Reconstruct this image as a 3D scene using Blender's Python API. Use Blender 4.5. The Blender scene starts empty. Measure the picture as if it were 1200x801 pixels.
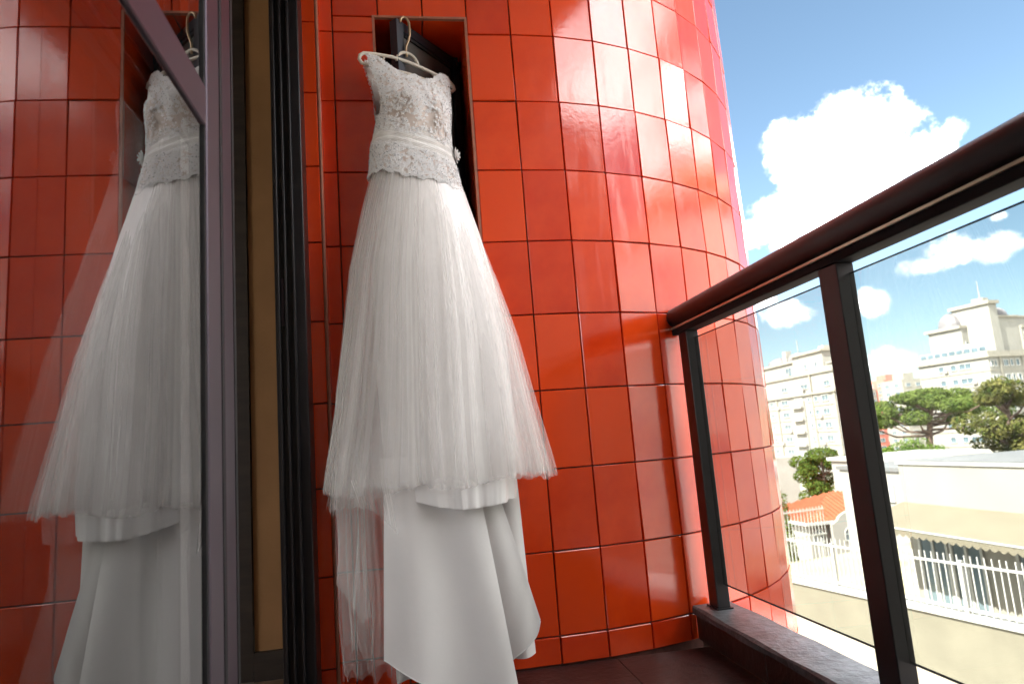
import bpy, bmesh, math, random
import numpy as np
from mathutils import Vector, Matrix

rnd = random.Random(7)
SC = bpy.context.scene
COL = SC.collection
R = math.radians

# ------------------------------------------------------------------ camera
cam = bpy.data.cameras.new('camera')
cam.sensor_width = 36.0
cam.lens = 23.576
cam.clip_start = 0.02
cam.clip_end = 9000
cam.dof.use_dof = True
cam.dof.focus_distance = 2.0
cam.dof.aperture_fstop = 4.5
co = bpy.data.objects.new('camera', cam)
COL.objects.link(co)
EYE = Vector((0, 0, 0.667))
yaw, pit, rol = 0.1556, 0.1533, -0.0769
fw = Vector((math.sin(yaw) * math.cos(pit), math.cos(yaw) * math.cos(pit), math.sin(pit)))
rt = Vector((math.cos(yaw), -math.sin(yaw), 0))
up = rt.cross(fw)
rt, up = math.cos(rol) * rt + math.sin(rol) * up, -math.sin(rol) * rt + math.cos(rol) * up
m = Matrix.Identity(4)
for i in range(3):
    m[i][0], m[i][1], m[i][2], m[i][3] = rt[i], up[i], -fw[i], EYE[i]
co.matrix_world = m
SC.camera = co

# ------------------------------------------------------------------ sun, sky, exposure
SUN_STR, SKY_STR, EXPOSURE = 2.1, 0.05, 4.0
s_el = R(47)
s_hor = Vector((-0.92, -0.39)).normalized()
to_sun = Vector((s_hor.x * math.cos(s_el), s_hor.y * math.cos(s_el), math.sin(s_el)))
sl = bpy.data.lights.new('sun', 'SUN')
sl.energy = SUN_STR
sl.angle = R(0.53)
sl.color = (1.0, 0.95, 0.87)
so = bpy.data.objects.new('sun', sl)
so.rotation_euler = to_sun.to_track_quat('Z', 'Y').to_euler()
so.location = (-6, -4, 12)
COL.objects.link(so)

W = bpy.data.worlds.new('World')
SC.world = W
W.use_nodes = True
wn, wl = W.node_tree.nodes, W.node_tree.links
wn.clear()
wout = wn.new('ShaderNodeOutputWorld')


def wmath(op, a, b=None, clamp=False):
    n = wn.new('ShaderNodeMath')
    n.operation = op
    n.use_clamp = clamp
    for i, v in enumerate((a, b)):
        if v is None:
            continue
        if isinstance(v, (int, float)):
            n.inputs[i].default_value = v
        else:
            wl.new(v, n.inputs[i])
    return n.outputs[0]


def wdot(vec_socket, v):
    n = wn.new('ShaderNodeVectorMath')
    n.operation = 'DOT_PRODUCT'
    wl.new(vec_socket, n.inputs[0])
    n.inputs[1].default_value = v
    return n.outputs['Value']


sky = wn.new('ShaderNodeTexSky')
sky.sky_type = 'NISHITA'
sky.sun_disc = False
sky.sun_elevation = s_el
sky.sun_rotation = math.atan2(s_hor.x, s_hor.y)
sky.air_density = 1.0
sky.dust_density = 0.25
sky.altitude = 930
sky.ozone_density = 1.0
tc = wn.new('ShaderNodeTexCoord')
dirv = tc.outputs['Generated']


def wnoise(scale, detail=6, rough=0.55, offs=(0, 0, 0), stretch=(1, 1, 1)):
    mp = wn.new('ShaderNodeMapping')
    mp.inputs['Location'].default_value = offs
    mp.inputs['Scale'].default_value = stretch
    wl.new(dirv, mp.inputs['Vector'])
    n = wn.new('ShaderNodeTexNoise')
    n.inputs['Scale'].default_value = scale
    n.inputs['Detail'].default_value = detail
    n.inputs['Roughness'].default_value = rough
    wl.new(mp.outputs[0], n.inputs['Vector'])
    return n.outputs['Fac']


def pix_dir(px, py):
    d = (px - 600) / 785.864 * rt - (py - 400.5) / 785.864 * up + fw
    return d.normalized()


# cumulus heaps: direction (azimuth from +Y, elevation in degrees), half width, half height, gain
def az_el(px, py):
    d = pix_dir(px, py)
    return math.degrees(math.atan2(d.x, d.y)), math.degrees(math.asin(d.z))


CLOUDS = [  # azimuth, elevation, half-width, half-height (degrees), gain
    (37.3, 19.3, 5.2, 4.8, 1.25), (37.9, 22.8, 2.4, 2.0, 0.8), (34.6, 21.6, 2.9, 2.8, 0.95), (42.0, 18.6, 3.6, 2.1, 0.9),
    (44.7, 19.6, 1.3, 1.4, 0.5), (32.2, 16.8, 3.0, 1.9, 0.8), (34.8, 15.0, 4.6, 2.3, 0.9), (30.0, 15.4, 2.2, 1.7, 0.7), (40.0, 15.8, 4.0, 2.0, 0.8),
    (41.0, 10.6, 2.0, 1.0, 0.75), (43.0, 11.4, 2.0, 1.6, 0.9), (45.9, 11.0, 2.2, 1.4, 0.8), (46.3, 13.0, 0.9, 0.6, 0.5),
    (31.6, 8.7, 2.6, 1.3, 0.75), (30.0, 10.1, 1.4, 1.1, 0.55), (37.6, 8.6, 1.6, 1.5, 0.75), (38.3, 4.1, 2.6, 1.4, 0.6),
]
n_big = wnoise(9.0, 8, 0.6)
n_fine = wnoise(30.0, 8, 0.62, (3.1, 0.2, 1.7))
n_wisp = wnoise(85.0, 6, 0.65, (1.1, 4.2, 0.7))
puff = wmath('ADD', wmath('MULTIPLY', wmath('SUBTRACT', n_big, 0.5), 1.3),
             wmath('ADD', wmath('MULTIPLY', wmath('SUBTRACT', n_fine, 0.5), 2.1), wmath('MULTIPLY', wmath('SUBTRACT', n_wisp, 0.5), 0.45)))
blob = None
for (az, el, hw_, hh_, gain) in CLOUDS:
    a, e = R(az), R(el)
    c = Vector((math.sin(a) * math.cos(e), math.cos(a) * math.cos(e), math.sin(e)))
    rr = Vector((math.cos(a), -math.sin(a), 0))
    uu = rr.cross(c)
    q1 = wmath('POWER', wmath('ABSOLUTE', wmath('MULTIPLY', wdot(dirv, rr), 1 / math.sin(R(hw_)))), 2.0)
    q2 = wmath('POWER', wmath('ABSOLUTE', wmath('MULTIPLY', wdot(dirv, uu), 1 / math.sin(R(hh_)))), 2.0)
    b = wmath('SUBTRACT', gain, wmath('ADD', q1, q2))
    b = wmath('SUBTRACT', b, wmath('MULTIPLY', wmath('LESS_THAN', wdot(dirv, c), 0.5), 50.0))
    blob = b if blob is None else wmath('MAXIMUM', blob, b)
blob = wmath('MAXIMUM', blob, -1.4)
# cumulus over the unseen rest of the sky, thickened to light the balcony
gate = wmath('MULTIPLY', wmath('LESS_THAN', wdot(dirv, pix_dir(1010, 250)), 0.80), 1.0)
field = wmath('ADD', wmath('MULTIPLY', wmath('SUBTRACT', wnoise(3.2, 4, 0.5, (1.3, 7.2, 2.1), (1, 1, 2.0)), 0.462), 9.0), 0.0)
field = wmath('MINIMUM', field, 0.9)
field = wmath('SUBTRACT', field, wmath('MULTIPLY', wmath('SUBTRACT', 1.0, gate), 3.0))
dens = wmath('ADD', wmath('MAXIMUM', blob, field), puff)
mr = wn.new('ShaderNodeMapRange')
mr.interpolation_type = 'SMOOTHSTEP'
mr.inputs['From Min'].default_value = 0.0
mr.inputs['From Max'].default_value = 0.9
wl.new(dens, mr.inputs['Value'])
cl_mask = wmath('MULTIPLY', mr.outputs[0], wmath('GREATER_THAN', wdot(dirv, (0, 0, 1)), 0.0))
# cloud body: sunlit white with slightly greyer hollows
cr = wn.new('ShaderNodeValToRGB')
cr.color_ramp.elements[0].position = 0.40
cr.color_ramp.elements[0].color = (0.20, 0.205, 0.215, 1)
cr.color_ramp.elements[1].position = 0.72
cr.color_ramp.elements[1].color = (1.02, 1.00, 0.97, 1)
wl.new(wmath('ADD', wmath('MULTIPLY', wnoise(14.0, 5, 0.55, (0.4, 2.2, 0.9)), 0.75),
             wmath('MULTIPLY', mr.outputs[0], 0.2)), cr.inputs['Fac'])
bg1 = wn.new('ShaderNodeBackground')
hsv = wn.new('ShaderNodeHueSaturation')
hsv.inputs['Hue'].default_value = 0.487
hsv.inputs['Saturation'].default_value = 0.95
hsv.inputs['Value'].default_value = 0.335
wl.new(sky.outputs[0], hsv.inputs['Color'])
wl.new(hsv.outputs[0], bg1.inputs['Color'])
bg1.inputs['Strength'].default_value = SKY_STR
bg2 = wn.new('ShaderNodeBackground')
wl.new(cr.outputs[0], bg2.inputs['Color'])
bg2.inputs['Strength'].default_value = 1.0
mx = wn.new('ShaderNodeMixShader')
wl.new(cl_mask, mx.inputs[0])
wl.new(bg1.outputs[0], mx.inputs[1])
wl.new(bg2.outputs[0], mx.inputs[2])
wl.new(mx.outputs[0], wout.inputs['Surface'])

vs = SC.view_settings
vs.view_transform = 'Standard'
vs.look = 'None'
vs.exposure = EXPOSURE
vs.gamma = 1.0
vs.use_curve_mapping = False
SC.cycles.max_bounces = 12
SC.cycles.transparent_max_bounces = 24
SC.cycles.transmission_bounces = 8
SC.cycles.glossy_bounces = 5
SC.cycles.diffuse_bounces = 5
SC.cycles.sample_clamp_indirect = 6.0


# ------------------------------------------------------------------ materials
def mat_new(name):
    mt = bpy.data.materials.new(name)
    mt.use_nodes = True
    nt = mt.node_tree
    nt.nodes.clear()
    out = nt.nodes.new('ShaderNodeOutputMaterial')
    return mt, nt, out


def lnk(nt, a, b):
    nt.links.new(a, b)


def tex_noise(nt, scale, detail=4, rough=0.55, coords='Object', stretch=(1, 1, 1)):
    t = nt.nodes.new('ShaderNodeTexCoord')
    mp = nt.nodes.new('ShaderNodeMapping')
    mp.inputs['Scale'].default_value = stretch
    lnk(nt, t.outputs[coords], mp.inputs['Vector'])
    n = nt.nodes.new('ShaderNodeTexNoise')
    n.inputs['Scale'].default_value = scale
    n.inputs['Detail'].default_value = detail
    n.inputs['Roughness'].default_value = rough
    lnk(nt, mp.outputs[0], n.inputs['Vector'])
    return n.outputs['Fac']


def ramp(nt, fac, c0, c1, p0=0.3, p1=0.7):
    r_ = nt.nodes.new('ShaderNodeValToRGB')
    r_.color_ramp.elements[0].position = p0
    r_.color_ramp.elements[0].color = (*c0, 1)
    r_.color_ramp.elements[1].position = p1
    r_.color_ramp.elements[1].color = (*c1, 1)
    lnk(nt, fac, r_.inputs['Fac'])
    return r_.outputs[0]


def pmat(name, col, rough=0.6, var=0.12, scale=6.0, bump=0.0, bscale=60.0, metal=0.0, coat=0.0,
         spec=0.5, col2=None, coords='Object', stretch=(1, 1, 1), sheen=0.0, sss=0.0, rvar=0.0):
    mt, nt, out = mat_new(name)
    p = nt.nodes.new('ShaderNodeBsdfPrincipled')
    c0 = tuple(max(0, c * (1 - var)) for c in col)
    c1 = col2 if col2 else tuple(min(1, c * (1 + var)) for c in col)
    f = tex_noise(nt, scale, 5, 0.6, coords, stretch)
    lnk(nt, ramp(nt, f, c0, c1), p.inputs['Base Color'])
    p.inputs['Roughness'].default_value = rough
    if rvar:
        mrn = nt.nodes.new('ShaderNodeMapRange')
        mrn.inputs['To Min'].default_value = rough - rvar
        mrn.inputs['To Max'].default_value = rough + rvar
        lnk(nt, tex_noise(nt, scale * 1.7, 4, 0.6, coords), mrn.inputs['Value'])
        lnk(nt, mrn.outputs[0], p.inputs['Roughness'])
    p.inputs['Metallic'].default_value = metal
    p.inputs['Specular IOR Level'].default_value = spec
    p.inputs['Coat Weight'].default_value = coat
    p.inputs['Coat Roughness'].default_value = 0.08
    p.inputs['Sheen Weight'].default_value = sheen
    if bump:
        b = nt.nodes.new('ShaderNodeBump')
        b.inputs['Strength'].default_value = bump
        b.inputs['Distance'].default_value = 0.01
        lnk(nt, tex_noise(nt, bscale, 4, 0.6, coords), b.inputs['Height'])
        lnk(nt, b.outputs[0], p.inputs['Normal'])
    lnk(nt, p.outputs[0], out.inputs['Surface'])
    return mt


def tile_mat():
    mt, nt, out = mat_new('red_glaze')
    p = nt.nodes.new('ShaderNodeBsdfPrincipled')
    oi = nt.nodes.new('ShaderNodeObjectInfo')
    f = tex_noise(nt, 9.0, 5, 0.6, 'Object')
    a = nt.nodes.new('ShaderNodeMath')
    a.operation = 'MULTIPLY_ADD'
    lnk(nt, oi.outputs['Random'], a.inputs[0])
    a.inputs[1].default_value = 0.75
    lnk(nt, f, a.inputs[2])
    lnk(nt, ramp(nt, a.outputs[0], (0.64, 0.030, 0.004), (0.84, 0.068, 0.007), 0.3, 1.2), p.inputs['Base Color'])
    mrn = nt.nodes.new('ShaderNodeMapRange')
    mrn.inputs['To Min'].default_value = 0.06
    mrn.inputs['To Max'].default_value = 0.17
    lnk(nt, tex_noise(nt, 14.0, 5, 0.65, 'Object'), mrn.inputs['Value'])
    # dried water runs and dust, continuous over the wall
    ge = nt.nodes.new('ShaderNodeNewGeometry')
    mpp = nt.nodes.new('ShaderNodeMapping')
    mpp.inputs['Scale'].default_value = (9.0, 9.0, 1.1)
    lnk(nt, ge.outputs['Position'], mpp.inputs['Vector'])
    st_ = nt.nodes.new('ShaderNodeTexNoise')
    st_.inputs['Scale'].default_value = 3.0
    st_.inputs['Detail'].default_value = 6
    st_.inputs['Roughness'].default_value = 0.65
    lnk(nt, mpp.outputs[0], st_.inputs['Vector'])
    dm = nt.nodes.new('ShaderNodeMapRange')
    dm.inputs['From Min'].default_value = 0.52
    dm.inputs['From Max'].default_value = 0.78
    dm.inputs['To Max'].default_value = 0.16
    lnk(nt, st_.outputs['Fac'], dm.inputs['Value'])
    ad = nt.nodes.new('ShaderNodeMath')
    ad.operation = 'ADD'
    lnk(nt, mrn.outputs[0], ad.inputs[0])
    lnk(nt, dm.outputs[0], ad.inputs[1])
    lnk(nt, ad.outputs[0], p.inputs['Roughness'])
    p.inputs['Specular IOR Level'].default_value = 0.5
    p.inputs['IOR'].default_value = 1.9
    b = nt.nodes.new('ShaderNodeBump')
    b.inputs['Strength'].default_value = 0.05
    b.inputs['Distance'].default_value = 0.006
    lnk(nt, tex_noise(nt, 60.0, 4, 0.6, 'Object'), b.inputs['Height'])
    lnk(nt, b.outputs[0], p.inputs['Normal'])
    lnk(nt, p.outputs[0], out.inputs['Surface'])
    return mt


def pane_mat(name, refl, tint, fres=True):
    mt, nt, out = mat_new(name)
    tr = nt.nodes.new('ShaderNodeBsdfTransparent')
    tr.inputs[0].default_value = (*tint, 1)
    gl = nt.nodes.new('ShaderNodeBsdfGlossy')
    gl.inputs['Roughness'].default_value = 0.0
    gl.inputs['Color'].default_value = (0.95, 0.95, 0.95, 1)
    mxs = nt.nodes.new('ShaderNodeMixShader')
    fr = nt.nodes.new('ShaderNodeFresnel')
    fr.inputs['IOR'].default_value = 1.5
    a = nt.nodes.new('ShaderNodeMath')
    a.operation = 'MULTIPLY_ADD'
    a.use_clamp = True
    lnk(nt, fr.outputs[0], a.inputs[0])
    a.inputs[1].default_value = 1.0
    a.inputs[2].default_value = refl
    geo = nt.nodes.new('ShaderNodeNewGeometry')      # the far face of the slab adds no second mirror
    fb = nt.nodes.new('ShaderNodeMath')
    fb.operation = 'SUBTRACT'
    fb.inputs[0].default_value = 1.0
    lnk(nt, geo.outputs['Backfacing'], fb.inputs[1])
    mu = nt.nodes.new('ShaderNodeMath')
    mu.operation = 'MULTIPLY'
    lnk(nt, a.outputs[0], mu.inputs[0])
    lnk(nt, fb.outputs[0], mu.inputs[1])
    lnk(nt, mu.outputs[0], mxs.inputs[0])
    lnk(nt, tr.outputs[0], mxs.inputs[1])
    lnk(nt, gl.outputs[0], mxs.inputs[2])
    lnk(nt, mxs.outputs[0], out.inputs['Surface'])
    return mt


def tulle_mat(name, col, lo, hi, ustretch=90.0):
    """sheer net: diffuse + translucent threads, holes are transparent; denser where the cloth gathers"""
    mt, nt, out = mat_new(name)
    uv = nt.nodes.new('ShaderNodeUVMap')
    uv.uv_map = 'UVMap'
    mp = nt.nodes.new('ShaderNodeMapping')
    mp.inputs['Scale'].default_value = (ustretch, 0.35, 1)
    lnk(nt, uv.outputs[0], mp.inputs['Vector'])
    n = nt.nodes.new('ShaderNodeTexNoise')
    n.inputs['Scale'].default_value = 1.0
    n.inputs['Detail'].default_value = 3
    n.inputs['Roughness'].default_value = 0.6
    lnk(nt, mp.outputs[0], n.inputs['Vector'])
    mrn = nt.nodes.new('ShaderNodeMapRange')
    mrn.inputs['From Min'].default_value = 0.3
    mrn.inputs['From Max'].default_value = 0.7
    mrn.inputs['To Min'].default_value = lo
    mrn.inputs['To Max'].default_value = hi
    lnk(nt, n.outputs['Fac'], mrn.inputs['Value'])
    d = nt.nodes.new('ShaderNodeBsdfDiffuse')
    d.inputs[0].default_value = (*col, 1)
    t = nt.nodes.new('ShaderNodeBsdfTranslucent')
    t.inputs[0].default_value = (*col, 1)
    m1 = nt.nodes.new('ShaderNodeMixShader')
    m1.inputs[0].default_value = 0.15
    lnk(nt, d.outputs[0], m1.inputs[1])
    lnk(nt, t.outputs[0], m1.inputs[2])
    tr = nt.nodes.new('ShaderNodeBsdfTransparent')
    m2 = nt.nodes.new('ShaderNodeMixShader')
    lnk(nt, mrn.outputs[0], m2.inputs[0])
    lnk(nt, tr.outputs[0], m2.inputs[1])
    lnk(nt, m1.outputs[0], m2.inputs[2])
    lnk(nt, m2.outputs[0], out.inputs['Surface'])
    return mt


def leaf_mat(name, c0, c1):
    mt, nt, out = mat_new(name)
    f = tex_noise(nt, 1.3, 3, 0.6, 'Object')
    c = ramp(nt, f, c0, c1, 0.35, 0.65)
    d = nt.nodes.new('ShaderNodeBsdfDiffuse')
    t = nt.nodes.new('ShaderNodeBsdfTranslucent')
    lnk(nt, c, d.inputs[0])
    lnk(nt, c, t.inputs[0])
    m1 = nt.nodes.new('ShaderNodeMixShader')
    m1.inputs[0].default_value = 0.3
    lnk(nt, d.outputs[0], m1.inputs[1])
    lnk(nt, t.outputs[0], m1.inputs[2])
    lnk(nt, m1.outputs[0], out.inputs['Surface'])
    return mt


M = {
    'tile': tile_mat(),
    'grout': pmat('grout', (0.16, 0.062, 0.048), 0.9, 0.35, 30),
    'bead': pmat('corner_bead', (0.42, 0.16, 0.10), 0.5, 0.2, 20),
    'floor_tile': pmat('dark_floor_tile', (0.030, 0.016, 0.015), 0.36, 0.45, 7, 0.25, 40, rvar=0.08),
    'floor_grout': pmat('floor_grout', (0.17, 0.12, 0.10), 0.9, 0.2, 30),
    'stone_cap': pmat('grey_stone_cap', (0.10, 0.108, 0.115), 0.42, 0.4, 18, 0.3, 60, rvar=0.12),
    'black_alu': pmat('black_powder_coat', (0.014, 0.012, 0.014), 0.38, 0.25, 8, 0.03, 300),
    'matt_black': pmat('matt_black', (0.012, 0.011, 0.012), 0.75, 0.2, 8, spec=0.15),
    'brown_rail': pmat('dark_brown_coat', (0.009, 0.008, 0.010), 0.45, 0.25, 8, 0.03, 300, rvar=0.06),
    'brass_strip': pmat('pale_metal_strip', (0.62, 0.56, 0.42), 0.35, 0.1, 8, metal=0.6),
    'mauve_alu': pmat('mauve_grey_anodised', (0.075, 0.056, 0.074), 0.36, 0.12, 5, metal=0.5),
    'gasket': pmat('black_gasket', (0.012, 0.011, 0.012), 0.7, 0.2, 20),
    'rail_glass': pane_mat('railing_glass', 0.0, (0.74, 0.76, 0.74)),
    'door_glass': pane_mat('door_glass', 0.15, (0.75, 0.75, 0.75)),
    'door_glass_back': pane_mat('door_glass_inner', 0.20, (0.7, 0.7, 0.7)),
    'tan_wall': pmat('tan_plaster', (0.36, 0.19, 0.08), 0.85, 0.1, 5, 0.1, 80),
    'dark_wood': pmat('dark_wood', (0.035, 0.024, 0.018), 0.5, 0.4, 4, stretch=(1, 1, 8)),
    'wood_floor': pmat('parquet', (0.25, 0.13, 0.06), 0.4, 0.25, 5, stretch=(8, 1, 1)),
    'room_dark': pmat('room_plaster', (0.30, 0.26, 0.22), 0.9, 0.1, 3),
    'soffit': pmat('soffit_paint', (0.45, 0.44, 0.43), 0.8, 0.1, 3),
    'wing': pmat('brown_grey_render', (0.22, 0.17, 0.15), 0.9, 0.12, 2.0, 0.2, 20),
    'casement': pmat('blue_black_aluminium', (0.030, 0.034, 0.045), 0.35, 0.15, 6, metal=0.3),
    'frosted': pmat('frosted_pane', (0.09, 0.085, 0.075), 0.45, 0.25, 9, 0.1, 200),
    'satin': pmat('ivory_satin', (0.92, 0.885, 0.875), 0.42, 0.03, 3, 0.10, 14, sheen=0.3, spec=0.5),
    'tulle': tulle_mat('ivory_tulle', (0.93, 0.905, 0.885), 0.14, 0.36, 60),
    'tulle2': tulle_mat('ivory_tulle_inner', (0.93, 0.905, 0.885), 0.15, 0.36, 40),
    'tulle3': tulle_mat('ivory_tulle_train', (0.93, 0.905, 0.885), 0.12, 0.30, 14),
    'net': tulle_mat('illusion_net', (0.80, 0.72, 0.66), 0.35, 0.7, 60),
    'lining': pmat('blush_lining', (0.76, 0.66, 0.60), 0.7, 0.08, 20),
    'lace': pmat('white_lace', (0.93, 0.92, 0.92), 0.6, 0.05, 60, sheen=0.3),
    'ruche': pmat('ruched_tulle', (0.87, 0.85, 0.83), 0.7, 0.06, 40, sheen=0.3),
    'bead_glass': pmat('crystal_bead', (0.75, 0.75, 0.78), 0.08, 0.15, 80, metal=0.3, coat=0.6),
    'hanger': pmat('cream_plastic', (0.74, 0.68, 0.58), 0.32, 0.05, 30),
    'hook': pmat('gold_hook', (0.62, 0.45, 0.28), 0.3, 0.1, 30, metal=0.7),
}


# ------------------------------------------------------------------ mesh helpers
class MB:
    def __init__(self):
        self.v, self.f, self.mi, self.uv = [], [], [], None
        self.smooth = False

    def box(self, x0, x1, y0, y1, z0, z1, mi=0, xf=None):
        p = [(x0, y0, z0), (x1, y0, z0), (x1, y1, z0), (x0, y1, z0), (x0, y0, z1), (x1, y0, z1), (x1, y1, z1), (x0, y1, z1)]
        if xf:
            p = [xf(q) for q in p]
        n = len(self.v)
        self.v += [tuple(q) for q in p]
        for f in ((0, 3, 2, 1), (4, 5, 6, 7), (0, 1, 5, 4), (1, 2, 6, 5), (2, 3, 7, 6), (3, 0, 4, 7)):
            self.f.append(tuple(n + i for i in f))
            self.mi.append(mi)
        return self

    def quad(self, a, b, c, d, mi=0):
        n = len(self.v)
        self.v += [tuple(a), tuple(b), tuple(c), tuple(d)]
        self.f.append((n, n + 1, n + 2, n + 3))
        self.mi.append(mi)
        return self

    def poly(self, pts, mi=0):
        n = len(self.v)
        self.v += [tuple(p) for p in pts]
        self.f.append(tuple(range(n, n + len(pts))))
        self.mi.append(mi)
        return self

    def prism(self, pts, axis_vec, mi=0):
        """extrude the polygon pts along axis_vec"""
        n = len(self.v)
        k = len(pts)
        ax = Vector(axis_vec)
        self.v += [tuple(p) for p in pts] + [tuple(Vector(p) + ax) for p in pts]
        self.f.append(tuple(range(n, n + k)))
        self.f.append(tuple(range(n + 2 * k - 1, n + k - 1, -1)))
        self.mi += [mi, mi]
        for i in range(k):
            j = (i + 1) % k
            self.f.append((n + i, n + k + i, n + k + j, n + j))
            self.mi.append(mi)
        return self

    def tube(self, pts, rad, seg=8, mi=0, close=False):
        pts = [Vector(p) for p in pts]
        n0 = len(self.v)
        rads = rad if isinstance(rad, (list, tuple)) else [rad] * len(pts)
        prev = None
        for i, p in enumerate(pts):
            if close:
                t = (pts[(i + 1) % len(pts)] - pts[i - 1])
            else:
                t = pts[min(i + 1, len(pts) - 1)] - pts[max(i - 1, 0)]
            t.normalize()
            if prev is None:
                a = Vector((0, 0, 1)) if abs(t.z) < 0.9 else Vector((1, 0, 0))
                prev = t.cross(a).normalized()
            nx = (prev - t * prev.dot(t)).normalized()
            prev = nx
            ny = t.cross(nx)
            for k in range(seg):
                a = 2 * math.pi * k / seg
                self.v.append(tuple(p + (nx * math.cos(a) + ny * math.sin(a)) * rads[i]))
        L = len(pts)
        for i in range(L if close else L - 1):
            i2 = (i + 1) % L
            for k in range(seg):
                k2 = (k + 1) % seg
                self.f.append((n0 + i * seg + k, n0 + i * seg + k2, n0 + i2 * seg + k2, n0 + i2 * seg + k))
                self.mi.append(mi)
        if not close:
            self.f.append(tuple(n0 + k for k in range(seg - 1, -1, -1)))
            self.f.append(tuple(n0 + (L - 1) * seg + k for k in range(seg)))
            self.mi += [mi, mi]
        return self

    def mesh(self, name, mats, smooth=False):
        me = bpy.data.meshes.new(name)
        me.from_pydata(self.v, [], self.f)
        for mt in (mats if isinstance(mats, (list, tuple)) else [mats]):
            me.materials.append(mt)
        me.polygons.foreach_set('material_index', self.mi)
        if smooth:
            me.polygons.foreach_set('use_smooth', [True] * len(self.f))
        me.update()
        return me

    def build(self, name, mats, parent=None, smooth=False):
        return link(name, self.mesh(name, mats, smooth), parent)


def link(name, me, parent=None):
    o = bpy.data.objects.new(name, me)
    COL.objects.link(o)
    if parent is not None:
        o.parent = parent
        pm = parent
        base = Vector((0, 0, 0))
        while pm is not None:
            base += pm.location
            pm = pm.parent
        o.location = -base if me is not None and me.get('abs', 1) else o.location
    return o


def tag(o, label=None, cat=None, group=None, kind=None):
    if label:
        o['label'] = label
    if cat:
        o['category'] = cat
    if group:
        o['group'] = group
    if kind:
        o['kind'] = kind
    return o


def empty(name, loc, label, cat, group=None):
    o = bpy.data.objects.new(name, None)
    o.location = loc
    o.empty_display_size = 0.1
    COL.objects.link(o)
    return tag(o, label, cat, group)


def bevel_mesh(me, w, seg=1):
    bm = bmesh.new()
    bm.from_mesh(me)
    bmesh.ops.remove_doubles(bm, verts=bm.verts, dist=1e-6)
    bmesh.ops.bevel(bm, geom=list(bm.edges), offset=w, segments=seg, affect='EDGES', profile=0.6)
    bm.to_mesh(me)
    bm.free()
    return me


def bbox_obj(name, x0, x1, y0, y1, z0, z1, mt, parent=None, bev=0.0, seg=1):
    me = MB().box(x0, x1, y0, y1, z0, z1).mesh(name, mt)
    if bev:
        bevel_mesh(me, bev, seg)
    return link(name, me, parent)


def grid_mesh(name, P, mt, closed_u=False, uv=True, smooth=True, flip=False):
    """P: array (nv, nu, 3)"""
    nv, nu, _ = P.shape
    me = bpy.data.meshes.new(name)
    V = P.reshape(-1, 3)
    uu = nu if closed_u else nu - 1
    ii, jj = np.meshgrid(np.arange(nv - 1), np.arange(uu), indexing='ij')
    a = ii * nu + jj
    b = ii * nu + (jj + 1) % nu
    c = (ii + 1) * nu + (jj + 1) % nu
    d = (ii + 1) * nu + jj
    F = np.stack([a, b, c, d] if not flip else [d, c, b, a], -1).reshape(-1, 4)
    me.vertices.add(len(V))
    me.vertices.foreach_set('co', V.astype(np.float32).ravel())
    me.loops.add(F.size)
    me.loops.foreach_set('vertex_index', F.ravel().astype(np.int32))
    me.polygons.add(len(F))
    me.polygons.foreach_set('loop_start', np.arange(0, F.size, 4, dtype=np.int32))
    me.polygons.foreach_set('loop_total', np.full(len(F), 4, np.int32))
    me.polygons.foreach_set('use_smooth', np.full(len(F), smooth))
    if uv:
        l = me.uv_layers.new(name='UVMap')
        U0 = jj / uu
        U1 = (jj + 1) / uu
        V0 = ii / (nv - 1)
        V1 = (ii + 1) / (nv - 1)
        uvs = np.stack([np.stack([U0, V0], -1), np.stack([U1, V0], -1), np.stack([U1, V1], -1), np.stack([U0, V1], -1)], -2)
        if flip:
            uvs = uvs[:, :, ::-1, :]
        l.data.foreach_set('uv', uvs.reshape(-1).astype(np.float32))
    me.materials.append(mt)
    me.update()
    me.validate()
    return me


# ------------------------------------------------------------------ the balcony's red tiled wall and round tower
YW, TW, TH, ZA = 2.132, 0.15211, 0.250592, 2.0887
X0, XC, RC = 0.259776, 0.440176, 1.275346
GAP = 0.0047
TT = 0.008       # tile thickness over the bedding


def wall_pt(s):
    if s <= XC:
        return s, YW, 0.0
    t = (s - XC) / RC
    return XC + RC * math.sin(t), YW + RC * (1 - math.cos(t)), t


wall = empty('red_tiled_wall', (0.4, YW, 0), 'glossy orange-red tiled wall that swells into a round tower behind the dress', 'wall')

tile_cache = {}


def tile_mesh(w, h):
    key = (round(w, 4), round(h, 4))
    if key not in tile_cache:
        me = MB().box(-w / 2, w / 2, -TT, 0.004, -h / 2, h / 2).mesh('tile', M['tile'])
        bevel_mesh(me, 0.0014, 1)
        tile_cache[key] = me
    return tile_cache[key]


def put_tile(cx, cy, cz, w, h, rz, parent, jit=0.55, rx=0.0):
    o = bpy.data.objects.new('tile', tile_mesh(w, h))
    COL.objects.link(o)
    o.parent = parent
    o.location = Vector((cx, cy, cz)) - parent.location
    o.rotation_euler = (R(rnd.gauss(0, jit)) + rx, R(rnd.gauss(0, 0.06)), rz + R(rnd.gauss(0, jit)))
    return o


NX0, NX1, NZ0, NZ1 = -0.060, 0.256, 0.98, 2.147   # window niche
BED = 0.0   # bedding face lies on the wall line + TT


def strip_tiles(s0, s1, z0, z1, parent):
    xa, ya, ta = wall_pt(s0)
    xb, yb, tb = wall_pt(s1)
    ang = math.atan2(yb - ya, xb - xa)
    w = math.hypot(xb - xa, yb - ya) - GAP
    h = z1 - z0 - GAP
    if w < 0.008 or h < 0.008:
        return
    nx, ny = math.sin(ang), -math.cos(ang)
    put_tile((xa + xb) / 2 - nx * 0.0, (ya + yb) / 2, (z0 + z1) / 2, w, h, ang, parent)


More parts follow.
